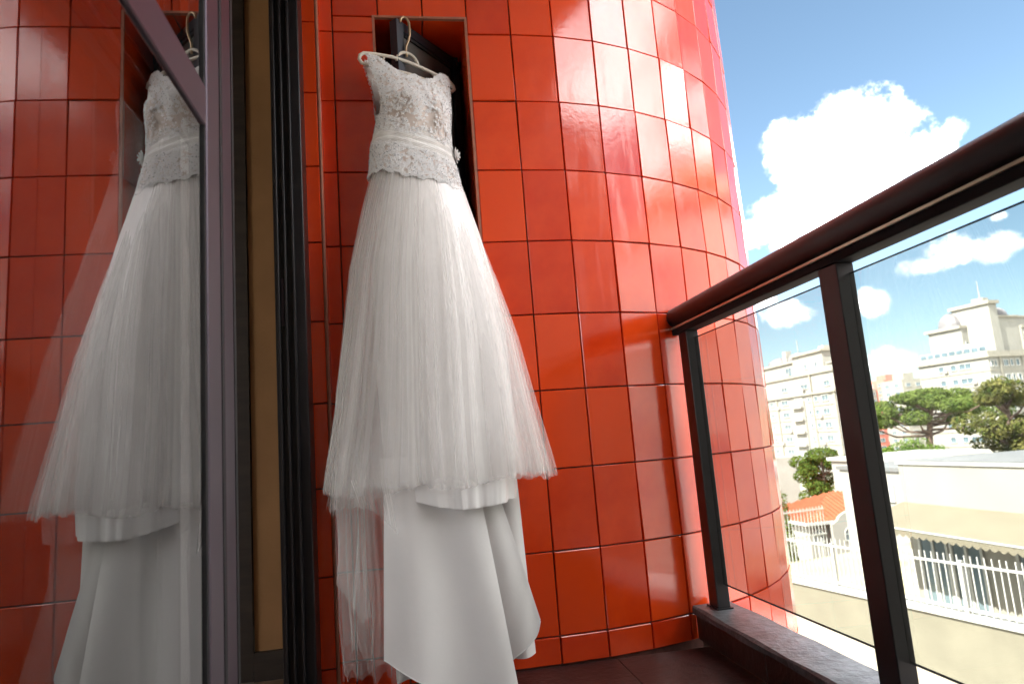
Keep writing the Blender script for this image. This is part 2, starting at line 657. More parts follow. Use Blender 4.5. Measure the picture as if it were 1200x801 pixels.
rows = [(ZA - (k + 1) * TH, ZA - k * TH) for k in range(-3, 14)]
XCOR = -0.246
cols = [(XCOR, X0 - 3 * TW)] + [(X0 + c * TW, X0 + (c + 1) * TW) for c in range(-3, 14)]
for (z0, z1) in rows:
    for (s0, s1) in cols:
        zz0 = z0
        if s0 < X0 + 4.6 * TW:           # inside the balcony: stop at the floor
            if z1 < 0.02:
                continue
            zz0 = max(z0, 0.002)
        if s0 < NX1 - 0.02 and s1 > NX0 + 0.002 and zz0 < NZ1 and z1 > NZ0:
            # meets the niche: cut
            if z1 > NZ1:
                strip_tiles(max(s0, -9), s1, NZ1, z1, wall)
            if zz0 < NZ0:
                strip_tiles(s0, s1, zz0, NZ0, wall)
            if s0 < NX0 and s1 > NX0:
                strip_tiles(s0, NX0, max(zz0, NZ0), min(z1, NZ1), wall)
        elif s0 < NX0 < s1 and zz0 < NZ1 and z1 > NZ0:
            strip_tiles(s0, NX0, zz0, z1, wall)
        else:
            strip_tiles(s0, s1, zz0, z1, wall)

# bedding / core behind the tiles
mb = MB()
BK = 0.003
ZT, ZB = 4.9, -6.0
# flat part around the niche (faces only, y = YW + BK), as closed slabs
def slab(x0, x1, z0, z1):
    mb.box(x0, x1, YW + BK, YW + 0.26, z0, z1)
slab(-0.30, NX0, ZB, 2.9)
slab(NX1, XC + 0.02, ZB, 2.9)
slab(NX0, NX1, NZ1, 2.9)
slab(NX0, NX1, ZB, NZ0)
# round tower: facetted drum along the tile chords
pts = []
for c in range(1, 26):
    x, y, t = wall_pt(X0 + c * TW if c > 1 else XC)
    nx, ny = math.sin(t), -math.cos(t)
    pts.append((x - nx * BK, y - ny * BK))
poly = [(p[0], p[1], ZB) for p in pts] + [(XC, pts[-1][1], ZB)]
mb.prism(poly[::-1], (0, 0, ZT - ZB))
mb.build('grout_bed', M['grout'], wall)
# tiles beyond the frame, up to the roof and round the back, joined
mb = MB()
far_cols = [(X0 + c * TW, X0 + (c + 1) * TW) for c in range(1, 24)]
for k in range(-10, 14):
    z0, z1 = ZA - (k + 1) * TH, ZA - k * TH
    for ci, (s0, s1) in enumerate(far_cols):
        if -3 <= k and ci < 13:
            continue
        xa, ya, ta = wall_pt(s0)
        xb, yb, tb = wall_pt(s1)
        ex = Vector((xb - xa, yb - ya, 0)).normalized()
        en = Vector((ex.y, -ex.x, 0))
        a = Vector((xa, ya, 0)) + en * TT + ex * GAP / 2
        b = Vector((xb, yb, 0)) + en * TT - ex * GAP / 2
        mb.quad((a.x, a.y, z0 + GAP / 2), (b.x, b.y, z0 + GAP / 2), (b.x, b.y, z1 - GAP / 2), (a.x, a.y, z1 - GAP / 2))
ft = mb.build('far_tiles', M['tile'], wall)
tag(ft, kind='stuff')

# niche reveals: tiles on both cheeks and the head, dark closet behind
ND = 0.26
for (z0, z1) in rows:
    a, b = max(z0, NZ0), min(z1, NZ1)
    if b - a < 0.02:
        continue
    put_tile(NX1 + 0.004, YW + ND / 2 - 0.005, (a + b) / 2, ND - GAP, b - a - GAP, R(-90), wall, 0.2)
    put_tile(NX0 - 0.004, YW + ND / 2 - 0.005, (a + b) / 2, ND - GAP, b - a - GAP, R(90), wall, 0.2)
for (xa, xb) in ((NX0, X0 - TW), (X0 - TW, NX1)):
    o = bpy.data.objects.new('tile', tile_mesh(xb - xa - GAP, ND - GAP))
    COL.objects.link(o)
    o.parent = wall
    o.location = Vector(((xa + xb) / 2, YW + ND / 2 - 0.005, NZ1 + 0.004)) - wall.location
    o.rotation_euler = (R(90), 0, 0)
# niche edge trims (thin brownish bead round the opening)
mb = MB()
mb.box(NX0 - 0.004, NX0 + 0.004, YW - 0.0095, YW + 0.004, NZ0, NZ1 + 0.004)
mb.box(NX1 - 0.004, NX1 + 0.004, YW - 0.0095, YW + 0.004, NZ0, NZ1 + 0.004)
mb.box(NX0 + 0.004, NX1 - 0.004, YW - 0.0095, YW + 0.004, NZ1 - 0.004, NZ1 + 0.004)
mb.build('niche_trim', M['bead'], wall)
# small dark room behind the niche window
mb = MB()
mb.box(-0.5, 0.42, 3.4, 3.44, 0.2, 2.6)
mb.box(-0.54, -0.5, 2.40, 3.44, 0.2, 2.6)
mb.box(0.42, 0.44, 2.40, 3.44, 0.2, 2.6)
mb.box(-0.54, 0.44, 2.40, 3.44, 2.6, 2.64)
mb.box(-0.54, 0.44, 2.40, 3.44, 0.16, 0.2)
mb.build('closet_wall', M['room_dark'], wall)

# ---- pilaster at the left, beside the door jamb
pil = empty('tiled_pilaster', (-0.272, 2.08, 0), 'narrow red tiled pilaster between black door jamb and red wall', 'pilaster')
PY = 2.082
PX0 = -0.302
for (z0, z1) in rows:
    if z1 < 0.02:
        continue
    zz0 = max(z0, 0.002)
    put_tile((PX0 + XCOR) / 2, PY, (zz0 + z1) / 2, XCOR - PX0 - 0.006, z1 - zz0 - GAP, 0, pil, 0.2)
    put_tile(XCOR + 0.0, (PY + YW) / 2, (zz0 + z1) / 2, YW - PY - 0.012, z1 - zz0 - GAP, R(90), pil, 0.2)
mb = MB()
mb.box(PX0, XCOR - 0.003, PY + 0.003, YW + 0.003, -0.2, 2.9)
mb.build('grout_bed', M['grout'], pil)
mb = MB()
mb.tube([(XCOR + 0.003, PY - 0.004, 0.002), (XCOR + 0.003, PY - 0.004, 2.6)], 0.0055, 8)
mb.build('corner_bead', M['bead'], pil)

# ------------------------------------------------------------------ casement window in the niche
cas = empty('casement_window', (0.25, YW + 0.2, 1.05), 'dark blue-black window sash swung open in the wall niche behind the hanger', 'window')
hinge = Vector((0.232, 2.365, 0))
free = Vector((0.006, 2.112, 0))
ex = (free - hinge).normalized()
en = Vector((-ex.y, ex.x, 0))
wc = (free - hinge).length


def cxf(p):
    q = hinge + ex * p[0] + en * p[1]
    return (q.x, q.y, p[2])


CZ0, CZ1 = 1.06, 2.128
FT = 0.034
for (a, b, c, d) in ((0, FT, CZ0, CZ1), (wc - FT, wc, CZ0, CZ1)):
    MB().box(a, b, -0.016, 0.016, c, d, xf=cxf).build('stile', M['casement'], cas)
for (c, d) in ((CZ0, CZ0 + FT), (CZ1 - FT, CZ1)):
    MB().box(FT, wc - FT, -0.016, 0.016, c, d, xf=cxf).build('sash_rail', M['casement'], cas)
for (c, d) in ((CZ0 + FT, CZ0 + FT + 0.01), (CZ1 - FT - 0.01, CZ1 - FT)):
    MB().box(FT, wc - FT, -0.010, 0.010, c, d, xf=cxf).build('glazing_bead', M['gasket'], cas)
MB().box(FT, wc - FT, -0.003, 0.003, CZ0 + FT + 0.01, CZ1 - FT - 0.01, xf=cxf).build('pane', M['frosted'], cas)
MB().box(NX0 + 0.014, NX0 + 0.05, YW + ND - 0.05, YW + ND - 0.005, NZ0, NZ1 - 0.012).build('window_frame', M['casement'], cas)
MB().box(NX0 + 0.05, NX1 - 0.014, YW + ND - 0.05, YW + ND - 0.005, NZ1 - 0.05, NZ1 - 0.012).build('window_frame', M['casement'], cas)

# ------------------------------------------------------------------ balcony floor, ceiling, kerb
YB = -2.6      # rear end of the balcony
CX0, CX1, CZ = 0.885, 1.005, 0.108
fl = bbox_obj('balcony_floor', -0.36, CX1 - 0.02, YB, YW + 0.003, -0.22, -0.004, M['floor_grout'])
tag(fl, kind='structure')
fx = [-0.30, 0.14, 0.583, CX0]
fy = [YW - 0.002 - 0.443 * k for k in range(0, 11)]


def floor_tile(x0, x1, y0, y1):
    g = 0.0025
    me = MB().box(x0 + g, x1 - g, y0 + g, y1 - g, -0.006, rnd.uniform(-0.0004, 0.0004)).mesh('tile', M['floor_tile'])
    bevel_mesh(me, 0.0012)
    return link('tile', me, fl)


for i in range(3):
    for j in range(10):
        floor_tile(fx[i], fx[i + 1], fy[j + 1], fy[j])
ceil = bbox_obj('balcony_ceiling', -0.36, 1.02, YB, YW - 0.01, 2.62, 2.80, M['soffit'])
tag(ceil, kind='structure')

kerb = empty('balcony_kerb', (0.94, 0, 0), 'low dark tiled kerb with a grey stone top under the glass railing', 'kerb')
yk = [2.205, 1.765, 1.325, 0.885, 0.445, 0.005, -0.435, -0.875, -1.315, -1.755, -2.195, YB]
mb = MB()
mb.box(CX0 + 0.008, CX1 - 0.012, YB, 2.19, -0.21, CZ - 0.024)
mb.build('kerb_core', M['floor_grout'], kerb)
for a, b in zip(yk[1:], yk[:-1]):
    me = MB().box(CX0, CX0 + 0.012, a + 0.002, b - 0.002, 0.002, CZ - 0.024).mesh('tile', M['floor_tile'])
    bevel_mesh(me, 0.0012)
    link('tile', me, kerb)
# uneven stone coping
n = 60
ys = np.linspace(YB, 2.20, n)
prof = [(CX0 - 0.012, CZ - 0.024), (CX0 - 0.014, CZ - 0.006), (CX0 - 0.008, CZ), (CX1 - 0.004, CZ + 0.002), (CX1 + 0.006, CZ - 0.006), (CX1 + 0.006, CZ - 0.026)]
P = np.zeros((n, len(prof) + 1, 3))
for i, y in enumerate(ys):
    for j, (x, z) in enumerate(prof + prof[:1]):
        jj = j % len(prof)
        w = 0.0016 * math.sin(i * 1.7 + jj * 2.1) + 0.0012 * math.sin(i * 0.53 + jj)
        P[i, j] = (x + w, y, z + w * 0.6)
me = grid_mesh('stone_coping', P, M['stone_cap'], smooth=False)
link('stone_coping', me, kerb)

# ------------------------------------------------------------------ glass railing
RX = 0.945
rail = empty('balcony_railing', (RX, 0.5, CZ), 'dark railing with round handrail and tinted glass panels along the balcony edge', 'railing')
# handrail: rounded bar, pale strip, flat bar beneath
n = 14
sec = []
for k in range(n):
    a = 2 * math.pi * k / n
    sec.append((RX - 0.004 + 0.040 * math.cos(a) * (1.0), 1.068 + 0.036 * math.sin(a)))
P = np.zeros((2, n + 1, 3))
for i, y in enumerate((YB, 2.235)):
    for j in range(n + 1):
        P[i, j] = (sec[j % n][0], y, sec[j % n][1])
link('handrail', grid_mesh('handrail', P, M['brown_rail']), rail)
bbox_obj('metal_strip', RX - 0.031, RX + 0.026, YB, 2.225, 1.0255, 1.0315, M['brass_strip'], rail)
bbox_obj('lower_bar', RX - 0.028, RX + 0.022, YB, 2.215, 1.004, 1.0255, M['matt_black'], rail, 0.002)
post_y = [2.135, 1.318, 0.45, -0.42, -1.3, -2.2]
for i, y in enumerate(post_y):
    p = bbox_obj('post', RX - 0.024, RX + 0.018, y - 0.030, y + 0.036, CZ + 0.003, 1.004, M['black_alu'], rail, 0.002)
    bbox_obj('base_plate', RX - 0.030, RX + 0.024, y - 0.036, y + 0.042, CZ + 0.0015, CZ + 0.006, M['black_alu'], p)
for i in range(len(post_y) - 1):
    a, b = post_y[i + 1] + 0.036, post_y[i] - 0.030
    g = bbox_obj('glass_panel', RX + 0.002, RX + 0.010, a + 0.002, b - 0.002, 0.186, 0.978, M['rail_glass'], rail)
    for zc in (0.184, 0.9785):
        bbox_obj('edge_seal', RX + 0.0015, RX + 0.0105, a + 0.002, b - 0.002, zc, zc + 0.0010, M['matt_black'], g)

# ------------------------------------------------------------------ sliding door: jamb, two leaves, room behind
AX = -0.2989
jamb = empty('door_jamb', (-0.33, 2.03, 0), 'black aluminium door jamb standing beside the red pilaster', 'door frame')
bbox_obj('jamb_profile', -0.376, -0.289, 1.985, 2.079, 0.002, 2.45, M['black_alu'], jamb, 0.002)
for x in (-0.366, -0.345, -0.322):
    bbox_obj('track_lip', x, x + 0.006, 1.968, 1.985, 0.004, 2.44, M['black_alu'], jamb, 0.001)
bbox_obj('strike_plate', -0.358, -0.350, 1.9825, 1.985, 1.06, 1.20, M['mauve_alu'], jamb)
bbox_obj('head_track', -0.376, -0.289, YB, 1.966, 2.40, 2.45, M['black_alu'], jamb)
bbox_obj('floor_track', -0.376, -0.302, YB, 1.966, 0.001, 0.012, M['black_alu'], jamb)


def door_leaf(name, label, x, y0, y1, glass, sw, proud):
    d = empty(name, (x, (y0 + y1) / 2, 0.012), label, 'door', 'sliding door leaves')
    z0, z1 = 0.014, 2.395
    xa, xb = x - 0.022, x + proud
    bbox_obj('stile', xa, xb, y1 - sw, y1, z0, z1, M['mauve_alu'], d, 0.002)
    bbox_obj('stile', xa, xb, y0, y0 + sw, z0, z1, M['mauve_alu'], d, 0.002)
    for (a, b) in ((z0, z0 + 0.08), (1.196, 1.262), (z1 - 0.06, z1)):
        bbox_obj('cross_rail', xa, xb - 0.001, y0 + sw, y1 - sw, a, b, M['mauve_alu'], d, 0.002)
    bbox_obj('gasket', xa + 0.004, x + 0.0035, y1 - sw - 0.008, y1 - sw - 0.0005, z0 + 0.08, 1.1955, M['gasket'], d)
    bbox_obj('gasket', xa + 0.004, x + 0.0035, y1 - sw - 0.008, y1 - sw - 0.0005, 1.2625, z1 - 0.06, M['gasket'], d)
    bbox_obj('brush_seal', xa + 0.002, xb + 0.001, y1 + 0.0005, y1 + 0.015, z0, z1, M['gasket'], d)
    for (a, b) in ((z0 + 0.08, 1.1955), (1.2625, z1 - 0.06)):
        me = MB().box(x - 0.006, x, y0 + sw, y1 - sw, a, b).mesh('glass_pane', glass)
        link('glass_pane', me, d)
    return d


door_leaf('sliding_door', 'mauve-grey framed glass door leaf mirroring the dress, nearest the balcony', AX, -0.55, 1.108, M['door_glass'], 0.068, 0.006)
door_leaf('sliding_door', 'inner mauve-grey glass door leaf slid behind the mirroring one', AX - 0.040, -0.40, 1.345, M['door_glass_back'], 0.080, 0.006)

room = tag(bbox_obj('interior_floor', -3.6, -0.377, YB, 2.40, -0.22, -0.003, M['wood_floor']), kind='structure')
iw = bbox_obj('interior_wall', -0.532, -0.3765, 2.36, 2.40, 0.0, 2.6, M['tan_wall'])
tag(iw, kind='structure')
bbox_obj('baseboard', -0.532, -0.3765, 2.343, 2.3595, -0.002, 0.085, M['dark_wood'], iw)
iw2 = MB()
iw2.box(-3.64, -3.6, YB, -1.6, -0.22, 2.6)
iw2.box(-3.64, -3.6, 0.6, 2.40, -0.22, 2.6)
iw2.box(-3.64, -3.6, -1.6, 0.6, -0.22, 0.5)  # unseen opening left here, added to let daylight onto the tan wall
iw2.box(-3.64, -3.6, -1.6, 0.6, 2.3, 2.6)
iw2.box(-3.6, -0.36, YB - 0.04, YB, -0.22, 2.6)
iw2.box(-0.376, -0.304, 2.081, 2.40, -0.2, 2.6)
iw2 = iw2.build('interior_wall', M['room_dark'])
tag(iw2, kind='structure')
tag(bbox_obj('interior_ceiling', -3.64, -0.36, YB, 2.40, 2.6, 2.62, M['room_dark']), kind='structure')
tag(bbox_obj('interior_wall', -3.6, -0.534, 2.345, 2.40, 0.0, 2.598, M['dark_wood']), kind='structure')
# dark wardrobe against the back of the room
wd = empty('wardrobe', (-2.35, 2.0, 0), 'dark wooden wardrobe in the unlit room beyond the door', 'wardrobe')
bbox_obj('carcass', -2.95, -1.80, 1.84, 2.340, 0.0, 2.2, M['dark_wood'], wd, 0.004)
for k in range(3):
    dd = bbox_obj('door', -2.94 + k * 0.378, -2.566 + k * 0.378, 1.815, 1.838, 0.06, 2.16, M['dark_wood'], wd, 0.003)
    bbox_obj('handle', -2.60 + k * 0.378, -2.585 + k * 0.378, 1.79, 1.814, 1.0, 1.12, M['mauve_alu'], dd, 0.003)
# facade above the door, unseen house mass raised to block the sun
own = empty('apartment_house', (-2.0, 0, 0), 'house body above and behind the balcony door', 'building')
bbox_obj('lintel_wall', -0.42, -0.30, YB, 2.08, 2.452, 2.60, M['grout'], own)
bbox_obj('upper_wall', -6.0, -0.362, YB - 4, 5.6, 2.82, 4.9, M['soffit'], own)
# unseen wing at the balcony's far end, sized so the middle tiles mirror darkness
WX1 = 4.6
bbox_obj('unseen_wing', -0.36, WX1, YB - 4, YB - 0.004, -6.2, 4.6, M['wing'], own)
bbox_obj('lower_wall', -6.0, 0.95, YB + 0.003, YW, -6.2, -0.23, M['soffit'], own)

# ------------------------------------------------------------------ the wedding dress
rg = np.random.default_rng(11)
TBL = np.array([  # z, cx, half width in X, cy, half depth, turn in degrees
    (1.964, 0.049, 0.151, 2.125, 0.018, 26), (1.929, 0.047, 0.150, 2.12, 0.035, 26), (1.852, 0.056, 0.131, 2.115, 0.06, 26),
    (1.791, 0.059, 0.123, 2.105, 0.08, 26), (1.728, 0.057, 0.118, 2.1, 0.085, 26), (1.676, 0.055, 0.123, 2.098, 0.078, 26),
    (1.604, 0.054, 0.133, 2.09, 0.082, 25), (1.528, 0.058, 0.143, 2.085, 0.092, 24), (1.379, 0.062, 0.186, 2.07, 0.118, 20),
    (1.205, 0.065, 0.228, 2.05, 0.14, 16), (1.012, 0.074, 0.262, 2.03, 0.155, 12), (0.789, 0.077, 0.293, 2.01, 0.168, 8),
    (0.619, 0.077, 0.321, 1.99, 0.178, 6), (0.45, 0.077, 0.34, 1.98, 0.185, 6)])
TZ = TBL[::-1, 0]


def ring(z, th, sx=1.0, sd=1.0, dx=0.0):
    z = np.asarray(z, float)
    cx = np.interp(z, TZ, TBL[::-1, 1]) + dx
    xh = np.interp(z, TZ, TBL[::-1, 2]) * sx
    cy = np.interp(z, TZ, TBL[::-1, 3])
    hd = np.interp(z, TZ, TBL[::-1, 4]) * sd
    an = np.radians(np.interp(z, TZ, TBL[::-1, 5]))
    hw = np.sqrt(np.maximum(xh ** 2 - (hd * np.sin(an)) ** 2, 0.001)) / np.cos(an)
    u = np.cos(th) * hw
    v = np.sin(th) * hd
    x = cx + u * np.cos(an) + v * np.sin(an)
    y = cy + u * np.sin(an) - v * np.cos(an)
    return x, y


def clampy(y, x=None, z=None):
    """cloth cannot pass the wall; above the sill it may sink into the niche"""
    lim = 2.117
    if x is not None:
        lim = np.where((z > 1.12) & (x > -0.04) & (x < 0.235), 2.34, 2.117)
    soft = 0.03
    over = y - (lim - soft)
    return np.where(over > 0, lim - soft + soft * (1 - np.exp(-np.maximum(over, 0) / soft)), y)


def tilt(z, x):
    """the waist hangs a little lower on the right"""
    k = np.interp(z, [0.6, 1.1, 1.45, 1.62, 1.75], [0, 0.05, 0.17, 0.17, 0.0])
    return -k * (x - 0.055)


dress = empty('wedding_dress', (0.06, 1.95, 0.03), 'ivory wedding dress with lace bodice and long tulle skirt hanging on the red wall', 'dress')


def top_edge(th):
    """height of the bodice edge: neckline in front, shoulders, armholes at the sides"""
    c = np.cos(th)
    s = np.sin(th)
    front = np.where(s >= 0, 1.0, 0.0)
    a = np.abs(c)
    neck = 1.886 + 0.066 * np.clip((a - 0.15) / 0.55, 0, 1) ** 1.6 + 0.016 * np.exp(-((c + 0.02) / 0.10) ** 2)
    back = 1.83 + 0.12 * np.clip((a - 0.3) / 0.5, 0, 1)
    arm = 1.735
    z = np.where(s >= 0, neck, back)
    k = np.clip((a - 0.86) / 0.13, 0, 1)
    k = k * k * (3 - 2 * k)
    return z * (1 - k) + arm * k


nu, nv = 180, 40
th = np.linspace(0, 2 * np.pi, nu, endpoint=False)
ZBOD = 1.595
T, Vv = np.meshgrid(th, np.linspace(0, 1, nv))
Z = ZBOD + (top_edge(T) - ZBOD) * Vv
# bust: two soft swellings in front
bust = np.exp(-((np.cos(T) - 0.42) / 0.33) ** 2) + np.exp(-((np.cos(T) + 0.42) / 0.33) ** 2)
bd = 1 + 0.34 * bust * np.exp(-((Z - 1.765) / 0.06) ** 2) * (np.sin(T) > 0)
wr = 0.004 * np.sin(9 * T + 30 * Z) + 0.003 * np.sin(17 * T - 50 * Z)
X, Y = ring(Z, T, 1.0 + wr, bd)


def bod_surface(t, z, off=0.0):
    bs = math.exp(-((math.cos(t) - 0.42) / 0.33) ** 2) + math.exp(-((math.cos(t) + 0.42) / 0.33) ** 2)
    b_ = 1 + (0.34 * bs * math.exp(-((z - 1.765) / 0.06) ** 2) if math.sin(t) > 0 else 0)
    x, y = ring(z, t, 1.0, b_)
    x2, y2 = ring(z, t + 0.02, 1.0, b_)
    tx, ty = float(x2 - x), float(y2 - y)
    L = math.hypot(tx, ty) + 1e-9
    n_ = Vector((-ty / L, tx / L, 0))
    cxx, cyy = float(np.interp(z, TZ, TBL[::-1, 1])), float(np.interp(z, TZ, TBL[::-1, 3]))
    if n_.x * (float(x) - cxx) + n_.y * (float(y) - cyy) < 0:
        n_ = -n_
    p = Vector((float(x), float(y), z + float(tilt(z, float(x))))) + n_ * off
    return p, n_


P = np.stack([X, clampy(Y, X, Z), Z + tilt(Z, X)], -1)
link('bodice', grid_mesh('bodice', P, M['lining'], closed_u=True), dress)
# waist sash of ruched tulle
nv2 = 80
nu2 = 260
th2 = np.linspace(0, 2 * np.pi, nu2, endpoint=False)
T, Vv = np.meshgrid(th2, np.linspace(0, 1, nv2))
Z = 1.602 + 0.080 * Vv + 0.012 * np.sin(T + 0.6) * Vv
pl = Z * 900 + 9 * np.cos(T) + 2.2 * np.sin(T * 4 + 1)
off = 1.005 + 0.040 * np.abs(np.sin(pl * 0.5)) + 0.014 * np.sin(pl * 1.3 + 3 * T)
X, Y = ring(Z, T, off, off)
P = np.stack([X, clampy(Y, X, Z), Z + tilt(Z, X)], -1)
sash = link('waist_sash', grid_mesh('waist_sash', P, M['ruche'], closed_u=True), dress)

# lace: petals, leaves and cords sewn over the net
lace = MB()


def petal(p, n_, ang, ln, wd, lift):
    t1 = Vector((-n_.y, n_.x, 0)).normalized()
    t2 = n_.cross(t1)
    d = t1 * math.cos(ang) + t2 * math.sin(ang)
    e = n_.cross(d)
    a = p + n_ * 0.0015
    b = p + d * ln * 0.55 + e * wd + n_ * (0.0015 + lift)
    c = p + d * ln + n_ * (0.001 + lift * 0.4)
    f = p + d * ln * 0.55 - e * wd + n_ * (0.0015 + lift)
    lace.quad(a, b, c, f)


def flower(p, n_, r, k=5):
    a0 = rnd.uniform(0, 6.28)
    for i in range(k):
        petal(p, n_, a0 + 6.283 * i / k, r * rnd.uniform(0.8, 1.2), r * 0.33, rnd.uniform(0.0, 0.0025))


def sprig(p, n_, r):
    a0 = rnd.uniform(0, 6.28)
    t1 = Vector((-n_.y, n_.x, 0)).normalized()
    t2 = n_.cross(t1)
    for i in range(4):
        q = p + (t1 * math.cos(a0) + t2 * math.sin(a0)) * r * 0.55 * i
        petal(q, n_, a0 + 0.9, r * 0.8, r * 0.22, 0.001)
        petal(q, n_, a0 - 0.9, r * 0.8, r * 0.22, 0.001)


beads = MB()


def bead(p, r):
    n0 = len(beads.v)
    for d in ((1, 0, 0), (-1, 0, 0), (0, 1, 0), (0, -1, 0), (0, 0, 1), (0, 0, -1)):
        beads.v.append((p.x + d[0] * r, p.y + d[1] * r, p.z + d[2] * r))
    for f in ((0, 2, 4), (2, 1, 4), (1, 3, 4), (3, 0, 4), (2, 0, 5), (1, 2, 5), (3, 1, 5), (0, 3, 5)):
        beads.f.append(tuple(n0 + i for i in f))
        beads.mi.append(0)


def rand_theta():
    return rnd.uniform(-0.35, math.pi + 0.35) if rnd.random() < 0.86 else rnd.uniform(math.pi, 2 * math.pi)


cnt = 0
while cnt < 2600:
    t = rand_theta()
    zt = float(top_edge(np.array(t)))
    z = rnd.uniform(1.665, zt + 0.004)
    # appliques leave the cups' lower half partly bare
    bare = math.exp(-((math.cos(t) + 0.05) / 0.55) ** 2) * math.exp(-((z - 1.715) / 0.035) ** 2) if math.sin(t) > 0 else 0
    if rnd.random() < bare * 0.75:
        continue
    p, n_ = bod_surface(t, z, 0.002)
    if rnd.random() < 0.6:
        flower(p, n_, rnd.uniform(0.004, 0.0088))
    else:
        sprig(p, n_, rnd.uniform(0.004, 0.007))
    if rnd.random() < 0.16:
        bead(p + n_ * 0.004, rnd.uniform(0.0013, 0.0024))
    cnt += 1
# picot edge along the neckline and armholes
for i in range(420):
    t = 2 * math.pi * i / 420
    zt = float(top_edge(np.array(t)))
    p, n_ = bod_surface(t, zt, 0.001)
    flower(p, n_, rnd.uniform(0.005, 0.009), 4)


def pep_z0(t):
    return 1.506 + 0.010 * abs(math.sin(t * 9)) + 0.006 * math.sin(t * 5 + 1)


def pep_surface(t, z, off=0.0):
    x, y = ring(z, t, 1.02, 1.02)
    x2, y2 = ring(z, t + 0.02, 1.02, 1.02)
    n_ = Vector((-(float(y2 - y)), float(x2 - x), 0)).normalized()
    if n_.x * (float(x) - 0.055) + n_.y * (float(y) - 2.085) < 0:
        n_ = -n_
    return Vector((float(x), float(y), z + float(tilt(z, float(x))))) + n_ * off, n_


for i in range(1450):
    t = rand_theta()
    z = rnd.uniform(pep_z0(t), 1.615)
    p, n_ = pep_surface(t, z, 0.003)
    if rnd.random() < 0.55:
        flower(p, n_, rnd.uniform(0.0045, 0.009))
    else:
        sprig(p, n_, rnd.uniform(0.004, 0.007))
    if rnd.random() < 0.14:
        bead(p + n_ * 0.004, rnd.uniform(0.0014, 0.0026))
for i in range(420):
    t = 2 * math.pi * i / 420
    p, n_ = pep_surface(t, pep_z0(t), 0.002)
    flower(p, n_, rnd.uniform(0.004, 0.007), 4)
# cords meandering through the lace
for i in range(46):
    t = rnd.uniform(-0.2, math.pi + 0.2)
    onp = rnd.random() < 0.5
    z = rnd.uniform(1.53, 1.60) if onp else rnd.uniform(1.70, 1.87)
    pts = []
    a = rnd.uniform(0, 6.28)
    for k in range(14):
        a += rnd.uniform(-0.9, 0.9)
        t += math.cos(a) * 0.035
        z += math.sin(a) * 0.005
        zt = float(top_edge(np.array(t)))
        if (not onp and z > zt) or (onp and (z < 1.512 or z > 1.612)):
            z -= math.sin(a) * 0.010
        p, n_ = (pep_surface if onp else bod_surface)(t, z, 0.005)
        pts.append(p)
    lace.tube(pts, 0.0013, 4)
lo = lace.build('lace_applique', M['lace'], dress)
tag(lo, kind='stuff')
bo = beads.build('crystal_beads', M['bead_glass'], dress)
tag(bo, kind='stuff')
# net ground of the lace flounce
T, Vv = np.meshgrid(np.linspace(0, 2 * np.pi, 240, endpoint=False), np.linspace(0, 1, 8))
zb = 1.506 + 0.010 * np.abs(np.sin(T * 9)) + 0.006 * np.sin(T * 5 + 1)
Z = 1.620 + (zb - 1.620) * Vv
X, Y = ring(Z, T, 1.016, 1.016)
link('lace_flounce', grid_mesh('lace_flounce', np.stack([X, clampy(Y, X, Z), Z + tilt(Z, X)], -1), M['lining'], closed_u=True), dress)

# fabric rosette at the side of the sash
ros = MB()
pc, pn = pep_surface(0.42, 1.655, 0.002)
for ringi, (k, rr_, lf) in enumerate(((7, 0.026, 0.004), (6, 0.019, 0.010), (4, 0.011, 0.016))):
    for i in range(k):
        a = 6.283 * i / k + ringi * 0.5
        t1 = Vector((-pn.y, pn.x, 0)).normalized()
        t2 = pn.cross(t1)
        d = t1 * math.cos(a) + t2 * math.sin(a)
        e = pn.cross(d)
        q = []
        for (l, w, h) in ((0.15, 0.1, 0), (0.6, 0.5, 0.3), (0.95, 0.32, 0.9), (1.05, 0.0, 1.0), (0.95, -0.32, 0.9), (0.6, -0.5, 0.3), (0.15, -0.1, 0)):
            q.append(pc + d * rr_ * l + e * rr_ * w + pn * (lf + h * 0.006))
        ros.poly(q)
ros.build('rosette', M['ruche'], dress)


# ---- skirt layers
def fold_fn(th, seed, freqs, amps):
    r2 = np.random.default_rng(seed)
    out = np.zeros_like(th)
    for f, a in zip(freqs, amps):
        k = int(f)
        ph = r2.uniform(0, 2 * np.pi)
        warp = np.sin(2 * th + r2.uniform(0, 6)) + 0.7 * np.sin(3 * th + r2.uniform(0, 6)) + 0.5 * np.sin(5 * th + r2.uniform(0, 6))
        env = 0.55 + 0.45 * np.sin(3 * th + r2.uniform(0, 6)) * np.sin(4 * th + r2.uniform(0, 6))
        out += a * env * np.sin(k * th + warp * min(k * 0.16, 5) + ph)
    return out


